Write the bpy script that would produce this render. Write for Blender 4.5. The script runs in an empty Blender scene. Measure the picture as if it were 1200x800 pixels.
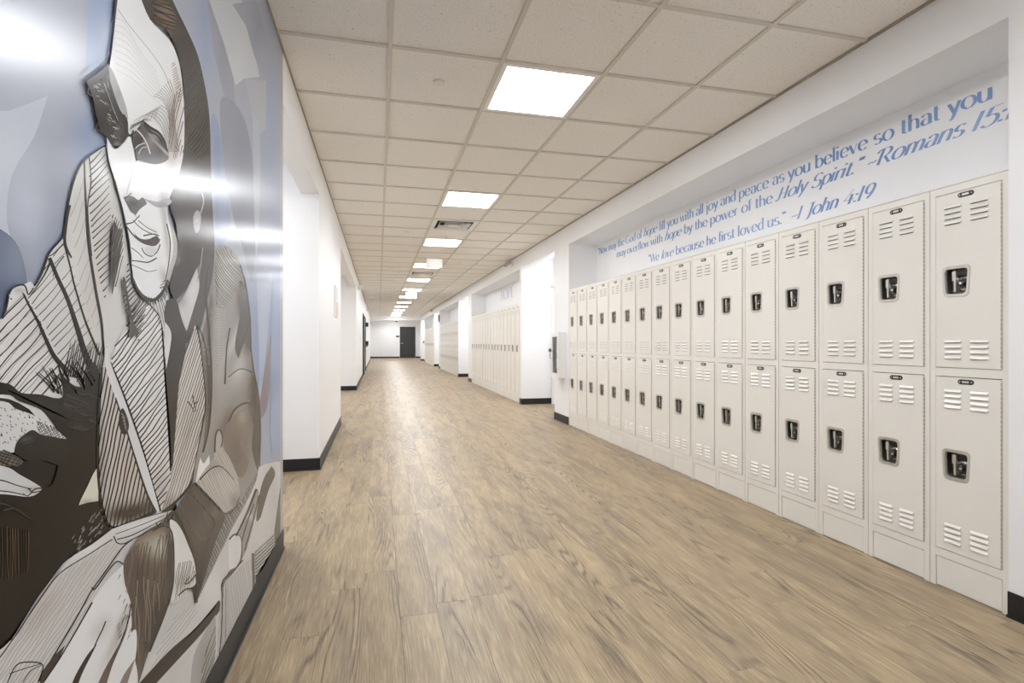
import bpy, bmesh, math, random
from mathutils import Vector, Matrix
from mathutils.geometry import tessellate_polygon

# ------------------------------------------------------------------ camera, world, exposure
SC = bpy.context.scene
COL = SC.collection
EYE = 1.102                      # lens height above the floor
FPX, PX0, PY0, YAW = 589.6, 581.15, 400.73, 0.2290
cam_data = bpy.data.cameras.new('camera')
cam = bpy.data.objects.new('camera', cam_data)
COL.objects.link(cam)
cam.location = (0, 0, EYE)
cam.rotation_euler = (math.pi / 2, 0, -YAW)
cam_data.sensor_width = 36.0
cam_data.lens = FPX * 36.0 / 1200.0
cam_data.shift_x = (600 - PX0) / 1200.0
cam_data.shift_y = (PY0 - 400) / 1200.0
cam_data.clip_start = 0.02
SC.camera = cam
world = bpy.data.worlds.new('world')
SC.world = world
world.use_nodes = True
world.node_tree.nodes['Background'].inputs[0].default_value = (0.9, 0.95, 1.0, 1)
world.node_tree.nodes['Background'].inputs[1].default_value = 0.3
SC.view_settings.view_transform = 'Standard'
SC.view_settings.look = 'None'
SC.view_settings.gamma = 1.0
SC.view_settings.use_curve_mapping = False
SC.view_settings.exposure = 1.52
LAMP_STRENGTH = 13.0
SC.cycles.use_denoising = True
SC.cycles.denoising_prefilter = 'ACCURATE'
SC.cycles.denoising_input_passes = 'RGB_ALBEDO_NORMAL'
SC.cycles.max_bounces = 10
SC.cycles.diffuse_bounces = 7
SC.cycles.glossy_bounces = 4
SC.cycles.sample_clamp_indirect = 6.0
SC.cycles.caustics_reflective = False
SC.cycles.caustics_refractive = False

# ------------------------------------------------------------------ helpers
def lin(c):
    out = []
    for v in c[:3]:
        v = v / 255.0
        out.append(v / 12.92 if v <= 0.04045 else ((v + 0.055) / 1.055) ** 2.4)
    return (out[0], out[1], out[2], 1.0)

def new_mat(name):
    m = bpy.data.materials.new(name)
    m.use_nodes = True
    nt = m.node_tree
    return m, nt, nt.nodes['Principled BSDF']

def plain(name, rgb, rough=0.5, metal=0.0, noise=0.03, nscale=40.0, bump=0.0, bscale=200.0, spec=0.5):
    """procedural paint / metal / plastic: colour with slight noise mottling and optional fine relief"""
    m, nt, b = new_mat(name)
    N = nt.nodes.new
    L = nt.links.new
    tc = N('ShaderNodeTexCoord')
    nz = N('ShaderNodeTexNoise')
    nz.inputs['Scale'].default_value = nscale
    nz.inputs['Detail'].default_value = 3.0
    L(tc.outputs['Object'], nz.inputs['Vector'])
    mx = N('ShaderNodeMix')
    mx.data_type = 'RGBA'
    c = lin(rgb)
    mx.inputs['A'].default_value = tuple(v * (1 - noise) for v in c[:3]) + (1,)
    mx.inputs['B'].default_value = tuple(min(1, v * (1 + noise)) for v in c[:3]) + (1,)
    L(nz.outputs['Fac'], mx.inputs['Factor'])
    L(mx.outputs['Result'], b.inputs['Base Color'])
    b.inputs['Roughness'].default_value = rough
    b.inputs['Metallic'].default_value = metal
    b.inputs['Specular IOR Level'].default_value = spec
    if bump > 0:
        n2 = N('ShaderNodeTexNoise')
        n2.inputs['Scale'].default_value = bscale
        n2.inputs['Detail'].default_value = 2.0
        L(tc.outputs['Object'], n2.inputs['Vector'])
        bp = N('ShaderNodeBump')
        bp.inputs['Strength'].default_value = bump
        bp.inputs['Distance'].default_value = 0.002
        L(n2.outputs['Fac'], bp.inputs['Height'])
        L(bp.outputs['Normal'], b.inputs['Normal'])
    return m

def glow(name, rgb, strength):
    m, nt, b = new_mat(name)
    b.inputs['Base Color'].default_value = lin(rgb)
    b.inputs['Emission Color'].default_value = lin(rgb)
    b.inputs['Emission Strength'].default_value = strength
    return m

class MB:
    """collects faces, then links them as ONE mesh object"""
    def __init__(self):
        self.v, self.f, self.mi = [], [], []
    def add(self, vs, fs, m=0):
        o = len(self.v)
        self.v += [tuple(p) for p in vs]
        self.f += [tuple(i + o for i in f) for f in fs]
        self.mi += [m] * len(fs)
        return self
    def box(self, x0, x1, y0, y1, z0, z1, m=0):
        vs = [(x0, y0, z0), (x1, y0, z0), (x1, y1, z0), (x0, y1, z0), (x0, y0, z1), (x1, y0, z1), (x1, y1, z1), (x0, y1, z1)]
        return self.add(vs, [(0, 3, 2, 1), (4, 5, 6, 7), (0, 1, 5, 4), (1, 2, 6, 5), (2, 3, 7, 6), (3, 0, 4, 7)], m)
    def loft(self, rings, m=0, cap0=False, cap1=False):
        n = len(rings[0])
        vs = [p for r in rings for p in r]
        fs = []
        for k in range(len(rings) - 1):
            for i in range(n):
                j = (i + 1) % n
                fs.append((k * n + i, k * n + j, (k + 1) * n + j, (k + 1) * n + i))
        if cap0:
            fs.append(tuple(range(n - 1, -1, -1)))
        if cap1:
            fs.append(tuple(range((len(rings) - 1) * n, len(rings) * n)))
        return self.add(vs, fs, m)
    def lathe(self, c, prof, axis='Z', n=20, m=0):
        """prof: list of (radius, offset along axis)"""
        rings = []
        for r, h in prof:
            ring = []
            for i in range(n):
                a = 2 * math.pi * i / n
                u, w = r * math.cos(a), r * math.sin(a)
                if axis == 'Z':
                    ring.append((c[0] + u, c[1] + w, c[2] + h))
                elif axis == 'X':
                    ring.append((c[0] + h, c[1] + u, c[2] + w))
                else:
                    ring.append((c[0] + u, c[1] + h, c[2] + w))
            rings.append(ring)
        return self.loft(rings, m, True, True)
    def tube(self, pts, r, n=8, m=0):
        pts = [Vector(p) for p in pts]
        rings = []
        for i, p in enumerate(pts):
            t = (pts[min(i + 1, len(pts) - 1)] - pts[max(i - 1, 0)]).normalized()
            up = Vector((0, 0, 1)) if abs(t.z) < 0.9 else Vector((1, 0, 0))
            a = t.cross(up).normalized()
            b2 = t.cross(a)
            rings.append([p + a * (r * math.cos(2 * math.pi * k / n)) + b2 * (r * math.sin(2 * math.pi * k / n)) for k in range(n)])
        return self.loft(rings, m, True, True)
    def mesh(self, name, mats, bevel=0.0, fix=True, smooth=False):
        me = bpy.data.meshes.new(name)
        me.from_pydata(self.v, [], self.f)
        for mt in (mats if isinstance(mats, (list, tuple)) else [mats]):
            me.materials.append(mt)
        me.polygons.foreach_set('material_index', self.mi)
        if fix or bevel > 0:
            bm = bmesh.new()
            bm.from_mesh(me)
            if fix:
                bmesh.ops.recalc_face_normals(bm, faces=bm.faces)
            if bevel > 0:
                es = [e for e in bm.edges if len(e.link_faces) == 2 and e.calc_face_angle(0) > 0.7]
                bmesh.ops.bevel(bm, geom=es, offset=bevel, segments=1, affect='EDGES', clamp_overlap=True)
            bm.to_mesh(me)
            bm.free()
        if smooth:
            me.shade_smooth()
            try:
                me.set_sharp_from_angle(angle=0.7)
            except Exception:
                pass
        return me
    def build(self, name, mats, parent=None, **kw):
        return link(name, self.mesh(name, mats, **kw), parent)

def link(name, me, parent=None):
    o = bpy.data.objects.new(name, me)
    COL.objects.link(o)
    if parent is not None:
        o.parent = parent
    return o

def tag(o, label=None, cat=None, group=None, kind=None):
    if label: o['label'] = label
    if cat: o['category'] = cat
    if group: o['group'] = group
    if kind: o['kind'] = kind
    return o

def thing(name, label, cat, loc, group=None, rotz=0.0):
    o = bpy.data.objects.new(name, None)
    COL.objects.link(o)
    o.location = loc
    o.rotation_euler = (0, 0, rotz)
    o.empty_display_size = 0.1
    return tag(o, label, cat, group)

def kids_of(o, table):
    return table.get(o, [])

def copy_tree(root, loc, label):
    r = root.copy()
    COL.objects.link(r)
    r.location = loc
    r['label'] = label
    for ch in root.children:
        c = ch.copy()
        COL.objects.link(c)
        c.parent = r
        for g in ch.children:
            d = g.copy()
            COL.objects.link(d)
            d.parent = c
    return r

ORD = 'first second third fourth fifth sixth seventh eighth ninth tenth eleventh twelfth thirteenth fourteenth fifteenth sixteenth'.split()

# ------------------------------------------------------------------ dimensions (metres, x across, y along the corridor)
XL, XR = -0.500, 2.466           # faces of the left and right walls
ZC = 2.657                       # suspended ceiling
TILE = 0.6096
GX = [-0.509, 0.0592, 0.6688, 1.2784, 1.8880, 2.466]
GY0 = 2.711
J0, J1 = -9, 46
YB, YE = GY0 + J0 * TILE, GY0 + J1 * TILE      # ceiling ends
YFAR = 35.5
HDR_R, HDR_L = 2.410, 2.378      # undersides of the headers
NICHE = 2.86                     # back of the locker niches
XF = 2.472                       # face of the lockers
BANKS = [(1.502, 16), (8.70, 16), (15.90, 16), (23.08, 15)]
ALC_R = [(6.86, 8.57), (14.00, 15.78), (21.20, 22.95), (28.05, 29.85)]
ALC_X = 3.05
L_OPEN = [(2.88, 4.58), (7.10, 11.95)]
L_BACK = -2.1

# ------------------------------------------------------------------ materials
M_WALL = plain('white_wall_paint', (240, 241, 243), 0.42, noise=0.012, nscale=6, bump=0.05, bscale=260, spec=0.45)
M_BASE = plain('black_rubber_base', (26, 27, 30), 0.42, noise=0.06, nscale=14)
M_SEAM = plain('dark_underlay', (92, 80, 64), 0.9)
M_BAR = plain('ceiling_bar_paint', (214, 210, 202), 0.5, noise=0.01)
M_ANGLE = plain('wall_angle_paint', (165, 158, 146), 0.5, noise=0.01)
M_PLENUM = plain('dark_plenum', (60, 58, 55), 0.9)
M_LOCK = plain('putty_locker_enamel', (232, 229, 222), 0.36, noise=0.012, nscale=9, bump=0.02, bscale=500)
M_DARK = plain('gap_shade', (40, 38, 36), 0.8)  # dark colour painted in for shade inside gaps, slits and vents
M_STEEL = plain('brushed_steel', (205, 201, 193), 0.34, metal=0.7, noise=0.06, nscale=60)
M_BLACK = plain('black_plastic', (28, 28, 30), 0.3, noise=0.04)
M_CHROME = plain('bright_chrome', (205, 205, 208), 0.14, metal=1.0, noise=0.02)
M_WHITE = plain('white_enamel', (240, 240, 240), 0.35, noise=0.01)
M_GREYDOOR = plain('charcoal_door_paint', (58, 59, 62), 0.42, noise=0.04, nscale=20)
M_LGREY = plain('grey_door_paint', (128, 128, 130), 0.45, noise=0.04, nscale=20)
M_RED = plain('red_enamel', (150, 24, 26), 0.3, noise=0.04)
M_LAMP = glow('lamp_diffuser', (250, 252, 255), LAMP_STRENGTH)
M_SIGNLIT = glow('lit_sign_face', (250, 250, 248), 0.12)
M_BLUE = plain('blue_vinyl_lettering', (122, 152, 202), 0.3, noise=0.03)
M_BLUEPALE = plain('pale_blue_vinyl_lettering', (176, 190, 214), 0.3, noise=0.03)
M_ORANGE = plain('orange_print', (222, 200, 184), 0.5)

def tile_material():
    m, nt, b = new_mat('mineral_fibre_tile')
    N, L = nt.nodes.new, nt.links.new
    geo = N('ShaderNodeNewGeometry')
    n1 = N('ShaderNodeTexNoise'); n1.inputs['Scale'].default_value = 150; n1.inputs['Detail'].default_value = 4
    n2 = N('ShaderNodeTexNoise'); n2.inputs['Scale'].default_value = 60; n2.inputs['Detail'].default_value = 2
    L(geo.outputs['Position'], n1.inputs['Vector']); L(geo.outputs['Position'], n2.inputs['Vector'])
    r1 = N('ShaderNodeValToRGB')
    r1.color_ramp.elements[0].position = 0.30; r1.color_ramp.elements[0].color = lin((228, 225, 220))
    r1.color_ramp.elements[1].position = 0.56; r1.color_ramp.elements[1].color = lin((247, 245, 241))
    L(n1.outputs['Fac'], r1.inputs['Fac'])
    r2 = N('ShaderNodeValToRGB')
    r2.color_ramp.elements[0].position = 0.24; r2.color_ramp.elements[0].color = (0.62, 0.6, 0.57, 1)
    r2.color_ramp.elements[1].position = 0.36; r2.color_ramp.elements[1].color = (1, 1, 1, 1)
    L(n2.outputs['Fac'], r2.inputs['Fac'])
    mx = N('ShaderNodeMix'); mx.data_type = 'RGBA'; mx.blend_type = 'MULTIPLY'
    mx.inputs['Factor'].default_value = 0.8
    L(r1.outputs['Color'], mx.inputs['A']); L(r2.outputs['Color'], mx.inputs['B'])
    L(mx.outputs['Result'], b.inputs['Base Color'])
    b.inputs['Roughness'].default_value = 0.85
    b.inputs['Specular IOR Level'].default_value = 0.2
    bp = N('ShaderNodeBump'); bp.inputs['Strength'].default_value = 0.35; bp.inputs['Distance'].default_value = 0.002
    L(n1.outputs['Fac'], bp.inputs['Height']); L(bp.outputs['Normal'], b.inputs['Normal'])
    return m
M_TILE = tile_material()

def wood_material():
    m, nt, b = new_mat('oak_look_vinyl_plank')
    N, L = nt.nodes.new, nt.links.new
    geo = N('ShaderNodeNewGeometry')
    oi = N('ShaderNodeObjectInfo')
    ad = N('ShaderNodeMath'); ad.operation = 'ADD'
    L(oi.outputs['Random'], ad.inputs[0]); L(geo.outputs['Random Per Island'], ad.inputs[1])
    fr = N('ShaderNodeMath'); fr.operation = 'FRACT'
    L(ad.outputs[0], fr.inputs[0])
    off = N('ShaderNodeCombineXYZ')
    k1 = N('ShaderNodeMath'); k1.operation = 'MULTIPLY'; k1.inputs[1].default_value = 57.0
    k2 = N('ShaderNodeMath'); k2.operation = 'MULTIPLY'; k2.inputs[1].default_value = 131.0
    L(fr.outputs[0], k1.inputs[0]); L(fr.outputs[0], k2.inputs[0])
    L(k1.outputs[0], off.inputs[0]); L(k2.outputs[0], off.inputs[1])
    pos = N('ShaderNodeVectorMath'); pos.operation = 'ADD'
    L(geo.outputs['Position'], pos.inputs[0]); L(off.outputs[0], pos.inputs[1])
    def scaled(sx, sy):
        s = N('ShaderNodeVectorMath'); s.operation = 'MULTIPLY'
        s.inputs[1].default_value = (sx, sy, 0.0)
        L(pos.outputs[0], s.inputs[0])
        return s.outputs[0]
    def noise(vec, detail, rough=0.5, dist=0.0):
        n = N('ShaderNodeTexNoise'); n.inputs['Scale'].default_value = 1.0
        n.inputs['Detail'].default_value = detail; n.inputs['Roughness'].default_value = rough
        n.inputs['Distortion'].default_value = dist
        L(vec, n.inputs['Vector'])
        return n.outputs['Fac']
    def math_(op, a, v):
        n = N('ShaderNodeMath'); n.operation = op
        L(a, n.inputs[0])
        if isinstance(v, (int, float)): n.inputs[1].default_value = v
        else: L(v, n.inputs[1])
        return n.outputs[0]
    figure = noise(scaled(4.6, 0.5), 1.5, 0.45, 0.2)       # broad figure: its contour lines are the cathedral grain
    rings = N('ShaderNodeMath'); rings.operation = 'SINE'
    L(math_('MULTIPLY', figure, 200.0), rings.inputs[0])
    ringsn = math_('MULTIPLY_ADD', rings.outputs[0], 0.5)
    ringsn.node.inputs[2].default_value = 0.5
    fine = noise(scaled(210.0, 7.0), 3.0, 0.6)
    broad = noise(scaled(9.0, 1.5), 4.0, 0.6, 0.5)
    streak = noise(scaled(34.0, 1.3), 3.0, 0.6, 0.3)
    # strength of the ring figure varies from place to place
    mask = N('ShaderNodeMapRange'); mask.inputs['From Min'].default_value = 0.47; mask.inputs['From Max'].default_value = 0.60
    L(noise(scaled(7.0, 0.8), 1.0), mask.inputs['Value'])
    base = N('ShaderNodeValToRGB')
    cr = base.color_ramp
    cr.elements[0].position = 0.28; cr.elements[0].color = lin((120, 105, 85))
    cr.elements[1].position = 0.74; cr.elements[1].color = lin((180, 159, 126))
    e = cr.elements.new(0.5); e.color = lin((157, 138, 109))
    mixv = math_('ADD', math_('MULTIPLY', broad, 0.80), math_('MULTIPLY', streak, 0.20))
    tone = math_('ADD', mixv, math_('MULTIPLY', math_('SUBTRACT', fr.outputs[0], 0.5), 0.06))
    L(tone, base.inputs['Fac'])
    def darken(col, fac, rgb, amount):
        mx = N('ShaderNodeMix'); mx.data_type = 'RGBA'
        L(math_('MULTIPLY', fac, amount), mx.inputs['Factor'])
        L(col, mx.inputs['A']); mx.inputs['B'].default_value = lin(rgb)
        return mx.outputs['Result']
    rp = math_('POWER', ringsn, 3.0)
    c1 = darken(base.outputs['Color'], math_('MULTIPLY', rp, mask.outputs[0]), (84, 72, 62), 0.8)
    fm = N('ShaderNodeMapRange'); fm.inputs['From Min'].default_value = 0.5; fm.inputs['From Max'].default_value = 0.75
    L(fine, fm.inputs['Value'])
    c2 = darken(c1, fm.outputs[0], (96, 82, 68), 0.5)
    fl = N('ShaderNodeMapRange'); fl.inputs['From Min'].default_value = 0.5; fl.inputs['From Max'].default_value = 0.28
    L(fine, fl.inputs['Value'])
    c3 = darken(c2, fl.outputs[0], (208, 190, 160), 0.5)
    # grey heartwood drifts
    gm = N('ShaderNodeMapRange'); gm.inputs['From Min'].default_value = 0.55; gm.inputs['From Max'].default_value = 0.72
    L(noise(scaled(11.0, 0.9), 2.0, 0.5, 0.5), gm.inputs['Value'])
    c4 = darken(c3, gm.outputs[0], (126, 112, 100), 0.5)
    L(c4, b.inputs['Base Color'])
    b.inputs['Roughness'].default_value = 0.42
    b.inputs['Specular IOR Level'].default_value = 0.5
    bp = N('ShaderNodeBump'); bp.inputs['Strength'].default_value = 0.12; bp.inputs['Distance'].default_value = 0.001
    L(fine, bp.inputs['Height']); L(bp.outputs['Normal'], b.inputs['Normal'])
    return m
M_WOOD = wood_material()

def glass_material():
    m, nt, b = new_mat('clear_glass')
    b.inputs['Base Color'].default_value = (0.95, 0.97, 0.97, 1)
    b.inputs['Roughness'].default_value = 0.03
    b.inputs['Transmission Weight'].default_value = 1.0
    b.inputs['IOR'].default_value = 1.3
    return m
M_GLASS = glass_material()

# ------------------------------------------------------------------ floor
fl = MB().box(-2.3, 4.0, YB, YFAR + 0.1, -0.05, -0.0045).build('floor', M_SEAM)
tag(fl, kind='structure')
PW, PL = 0.150, 1.22
def plank_mb(x, y, w=PW, l=PL, mb=None):
    g, c, t = 0.0003, 0.0008, 0.0045
    x0, x1, y0, y1 = x + g, x + w - g, y + g, y + l - g
    lo = [(x0, y0, -t), (x1, y0, -t), (x1, y1, -t), (x0, y1, -t)]
    md = [(x0, y0, -c * 0.6), (x1, y0, -c * 0.6), (x1, y1, -c * 0.6), (x0, y1, -c * 0.6)]
    hi = [(x0 + c, y0 + c, 0), (x1 - c, y0 + c, 0), (x1 - c, y1 - c, 0), (x0 + c, y1 - c, 0)]
    mb = mb or MB()
    return mb.loft([lo, md, hi], 0, True, True)
plank_me = plank_mb(0, 0).mesh('plank', M_WOOD)
rnd = random.Random(11)
spots = []
nx0 = math.floor((-2.25 - 0.085) / PW)
for k in range(nx0, 27):
    x = 0.085 + k * PW - 0.6
    if x > 3.4 or x < -2.25: continue
    y = YB - rnd.random() * PL
    while y < YFAR:
        if y + PL > YB:
            spots.append((x, y))
        y += PL
near = sorted([s for s in spots if -0.62 < s[0] < 2.46 and s[1] > 0.55], key=lambda s: s[1])[:298]
chosen = set(near)
for s in near:
    o = link('plank', plank_me, fl)
    o.location = (s[0], s[1], 0)
rest = MB()
for s in spots:
    if s not in chosen:
        plank_mb(s[0], s[1], mb=rest)
tag(rest.build('distant_planks', M_WOOD, fl, fix=False), kind='stuff')

# ------------------------------------------------------------------ ceiling
ce = MB()
ce.box(XL - 0.2, XR + 0.2, YB, YE, ZC + 0.05, ZC + 0.12)
ce = ce.build('ceiling', M_PLENUM)
tag(ce, kind='structure')
LAMPS = list(range(-8, 45, 4))
VENTS = [6, 14, 30, 38]
tile_cache = {}
for i in range(5):
    w = GX[i + 1] - GX[i]
    key = round(w, 4)
    if key not in tile_cache:
        tile_cache[key] = MB().box(0.010, w - 0.010, 0.010, TILE - 0.010, 0.009, 0.024).mesh('ceiling_tile', M_TILE)
    for j in range(J0, J1):
        if i == 2 and (j in LAMPS or j in VENTS):
            continue
        o = link('ceiling_tile', tile_cache[key], ce)
        o.location = (GX[i], GY0 + j * TILE, ZC)
runner = MB().box(-0.012, 0.012, YB, YE, 0.0, 0.03).mesh('main_runner', M_BAR)
for i in range(1, 5):
    link('main_runner', runner, ce).location = (GX[i], 0, ZC)
tee = MB().box(GX[0], GX[5], -0.012, 0.012, 0.0008, 0.03).mesh('cross_tee', M_BAR)
for j in range(J0, J1 + 1):
    link('cross_tee', tee, ce).location = (0, GY0 + j * TILE, ZC)
for nm, a, b_ in (('wall_angle', GX[0] - 0.01, GX[0] + 0.016), ('wall_angle', GX[5] - 0.014, GX[5] + 0.0)):
    MB().box(a, b_, YB, YE, -0.002, 0.03).build(nm, M_ANGLE, ce).location = (0, 0, ZC)

# ------------------------------------------------------------------ walls
TOP = ZC + 0.12
wr = MB()
wr.box(XR, NICHE + 0.3, YB, BANKS[0][0], 0, TOP)
edges = []
solid = []          # (y0, y1) piers standing at the wall face
for b0, n in BANKS:
    edges.append((b0, b0 + n * 0.3, 'bank'))
for a in ALC_R:
    edges.append((a[0], a[1], 'alcove'))
edges.sort()
y = BANKS[0][0]
for a, b_, kind in edges:
    if a - y > 0.005:
        solid.append((y, a))
        wr.box(XR, ALC_X + 0.12, y, a, 0, TOP)
    if kind == 'bank':
        wr.box(NICHE, NICHE + 0.12, a, b_, 0, TOP)
        wr.box(XR, NICHE, a, b_, HDR_R, TOP)
    else:
        wr.box(ALC_X, ALC_X + 0.12, a, b_, 0, TOP)
        wr.box(XR, XR + 0.17, a, b_, HDR_R, TOP)
        wr.box(XR + 0.17, ALC_X, a, b_, 2.62, TOP)
    y = b_
solid.append((y, YE))
wr.box(XR, NICHE + 0.12, y, YE, 0, TOP)
wr.box(NICHE, NICHE + 0.12, YE, YFAR, 0, TOP)
tag(wr.build('wall_right', M_WALL), kind='structure')

wl = MB()
wl.box(XL - 0.15, XL, YB, L_OPEN[0][0], 0, TOP)
wl.box(L_BACK, XL - 0.15, L_OPEN[0][0] - 0.15, L_OPEN[0][0], 0, TOP)
wl.box(L_BACK - 0.12, L_BACK, L_OPEN[0][0] - 0.15, L_OPEN[1][1], 0, TOP)
wl.box(L_BACK, XL, L_OPEN[0][1], L_OPEN[1][0], 0, TOP)
for a, b_ in L_OPEN:
    wl.box(XL - 0.15, XL, a, b_, HDR_L, TOP)
    wl.box(L_BACK, XL - 0.15, a, b_, 2.61, TOP)
wl.box(L_BACK, XL, L_OPEN[1][1], 16.70, 0, TOP)
wl.box(XL - 0.15, XL, 16.70, 20.0, 2.03, TOP)
wl.box(XL - 0.15, XL, 17.66, 17.84, 0, 2.03)
wl.box(L_BACK, XL, 20.0, YE, 0, TOP)
wl.box(XL - 0.19, XL - 0.07, YE, YFAR, 0, TOP)
tag(wl.build('wall_left', M_WALL), kind='structure')

wf = MB()
DFX0, DFX1, DFZ = 1.462, 2.472, 2.14
wf.box(XL - 0.2, DFX0, YFAR, YFAR + 0.12, 0, TOP)
wf.box(DFX1, NICHE + 0.2, YFAR, YFAR + 0.12, 0, TOP)
wf.box(DFX0, DFX1, YFAR, YFAR + 0.12, DFZ, TOP)
tag(wf.build('wall_far', M_WALL), kind='structure')
tag(MB().box(XL - 0.2, NICHE, YE - 0.02, YE + 0.22, HDR_R, TOP).build('beam', M_WALL), kind='structure')
tag(MB().box(XL - 0.2, NICHE + 0.2, YE + 0.22, YFAR, ZC, ZC + 0.1).build('ceiling_far', M_TILE), kind='structure')
tag(MB().box(XL - 0.3, XR + 0.5, YB - 0.12, YB, 0, TOP).build('wall_near', M_WALL), kind='structure')

# ------------------------------------------------------------------ baseboards (coved black rubber)
def skirt_x(mb, x, s, y0, y1):      # runs along y on a wall face at x, s = direction into the room
    mb.box(min(x, x + s * 0.006), max(x, x + s * 0.006), y0, y1, 0.0, 0.102)
    mb.box(min(x, x + s * 0.013), max(x, x + s * 0.013), y0, y1, 0.0, 0.010)
def skirt_y(mb, y, s, x0, x1):
    mb.box(x0, x1, min(y, y + s * 0.006), max(y, y + s * 0.006), 0.0, 0.102)
    mb.box(x0, x1, min(y, y + s * 0.013), max(y, y + s * 0.013), 0.0, 0.010)
br = MB()
skirt_x(br, XR, -1, YB, BANKS[0][0])
for a, b_ in solid:
    skirt_x(br, XR, -1, a - (0.006 if a in [q[1] for q in ALC_R] else 0), b_)
for a, b_ in ALC_R:
    skirt_y(br, b_, -1, XR - 0.006, ALC_X)
    skirt_y(br, a, 1, XR - 0.006, ALC_X)
    skirt_x(br, ALC_X, -1, a + 0.006, a + 0.28)
skirt_x(br, NICHE, -1, YE, YFAR)
tag(br.build('baseboard_right', M_BASE), kind='structure')
bl = MB()
skirt_x(bl, XL, 1, YB, L_OPEN[0][0])
skirt_x(bl, XL, 1, L_OPEN[0][1] - 0.006, L_OPEN[1][0])
skirt_x(bl, XL, 1, L_OPEN[1][1] - 0.006, 16.70)
skirt_x(bl, XL, 1, 20.0, YE)
skirt_x(bl, XL - 0.07, 1, YE, YFAR)
for a, b_ in L_OPEN:
    skirt_y(bl, b_, -1, L_BACK, XL + 0.006)
    skirt_x(bl, L_BACK, 1, a, b_)
tag(bl.build('baseboard_left', M_BASE), kind='structure')
bf = MB()
skirt_y(bf, YFAR, -1, XL - 0.06, DFX0 - 0.05)
skirt_y(bf, YFAR, -1, DFX1 + 0.05, NICHE)
tag(bf.build('baseboard_far', M_BASE), kind='structure')

# ------------------------------------------------------------------ doors of the building
def door_y(name, x0, x1, z1, y, mat, frame_mat):
    """a door in a wall that faces -y"""
    d = MB()
    d.box(x0 - 0.03, x0 + 0.02, y - 0.02, y + 0.1, 0, z1 + 0.03)
    d.box(x1 - 0.02, x1 + 0.03, y - 0.02, y + 0.1, 0, z1 + 0.03)
    d.box(x0 - 0.03, x1 + 0.03, y - 0.02, y + 0.1, z1 - 0.02, z1 + 0.03)
    d = tag(d.build(name, frame_mat), kind='structure')
    MB().box(x0 + 0.022, x1 - 0.022, y + 0.005, y + 0.05, 0.008, z1 - 0.022).build('door_leaf', mat, d, bevel=0.002)
    h = MB()
    h.lathe((x0 + 0.10, y + 0.005, 1.01), [(0.04, 0), (0.04, -0.012), (0.014, -0.02), (0.014, -0.05)], 'Y', 12)
    h.box(x0 + 0.09, x0 + 0.21, y - 0.062, y - 0.045, 1.0, 1.022)
    h.build('door_handle', M_CHROME, d)
    for z in (0.25, 1.07, 1.88):
        MB().box(x1 - 0.03, x1 - 0.014, y - 0.004, y + 0.01, z - 0.055, z + 0.055).build('hinge', M_STEEL, d)
    return d
door_y('door_1', DFX0, DFX1, DFZ, YFAR, M_GREYDOOR, M_GREYDOOR)

M_KNOB = plain('dark_bronze_knob', (92, 90, 86), 0.3, metal=0.8)

def door_x(name, x, s, y0, y1, z1, mat, frame_mat, handle_far=True):
    """a door in a wall face at x; s = direction into the corridor"""
    d = MB()
    a, b_ = sorted((x - s * 0.1, x + s * 0.02))
    d.box(a, b_, y0, y0 + 0.05, 0, z1)
    d.box(a, b_, y1 - 0.05, y1, 0, z1)
    d.box(a, b_, y0, y1, z1 - 0.05, z1)
    d = tag(d.build(name, frame_mat), kind='structure')
    a, b_ = sorted((x - s * 0.06, x - s * 0.008))
    MB().box(a, b_, y0 + 0.052, y1 - 0.052, 0.008, z1 - 0.052).build('door_leaf', mat, d)
    yh = y1 - 0.085 if handle_far else y0 + 0.13
    h = MB()
    h.lathe((x - s * 0.008, yh, 0.96), [(0.036, 0), (0.036, s * 0.01), (0.013, s * 0.016), (0.013, s * 0.055), (0.03, s * 0.062), (0.034, s * 0.085), (0.022, s * 0.108)], 'X', 14)
    h.build('door_knob', M_KNOB, d, smooth=True)
    return d
n_door = 2
for a, b_ in ALC_R:
    door_x('door_%d' % n_door, ALC_X - 0.03, -1, a + 0.28, b_ - 0.06, 2.12, M_WHITE, M_WALL)
    n_door += 1
door_x('door_6', XL, 1, 16.70, 17.66, 2.03, M_GREYDOOR, M_BLACK)
door_x('door_7', XL, 1, 17.84, 20.0, 2.03, M_LGREY, M_GREYDOOR)

# ------------------------------------------------------------------ ceiling fixtures
def lamp_builder():
    fr = MB()
    a, b_, c = 0.012, TILE - 0.012, 0.030
    for x0, x1, y0, y1 in ((a, b_, a, a + c), (a, b_, b_ - c, b_), (a, a + c, a + c, b_ - c), (b_ - c, b_, a + c, b_ - c)):
        fr.box(x0, x1, y0, y1, 0.001, 0.03)
    df = MB().box(a + c, b_ - c, a + c, b_ - c, 0.006, 0.02)
    return fr.mesh('frame', M_WHITE), df.mesh('diffuser', M_LAMP)
lamp_fr, lamp_df = lamp_builder()
lamp_label = {}
for k, j in enumerate(LAMPS):
    if j == -8: t = 'square white ceiling light panel far behind the photographer'
    elif j == -4: t = 'square white ceiling light panel just above and behind the photographer'
    elif j == 0: t = 'largest lit square ceiling light panel, nearest one in view'
    elif j == 44: t = 'lit ceiling light panel closest to the far black door, last of the row'
    elif j == 12: t = 'lit square ceiling light panel partly hidden by the nearer hanging white sign box'
    elif j == 24: t = 'lit square ceiling light panel partly hidden by the farther hanging white sign box'
    else: t = 'lit square ceiling light panel, %s of the row counted from the mural end' % ORD[k - 2]
    t_ = thing('ceiling_light', t, 'light', (GX[2], GY0 + j * TILE, ZC), 'ceiling lights along the corridor')
    link('frame', lamp_fr, t_)
    link('diffuser', lamp_df, t_)
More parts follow.
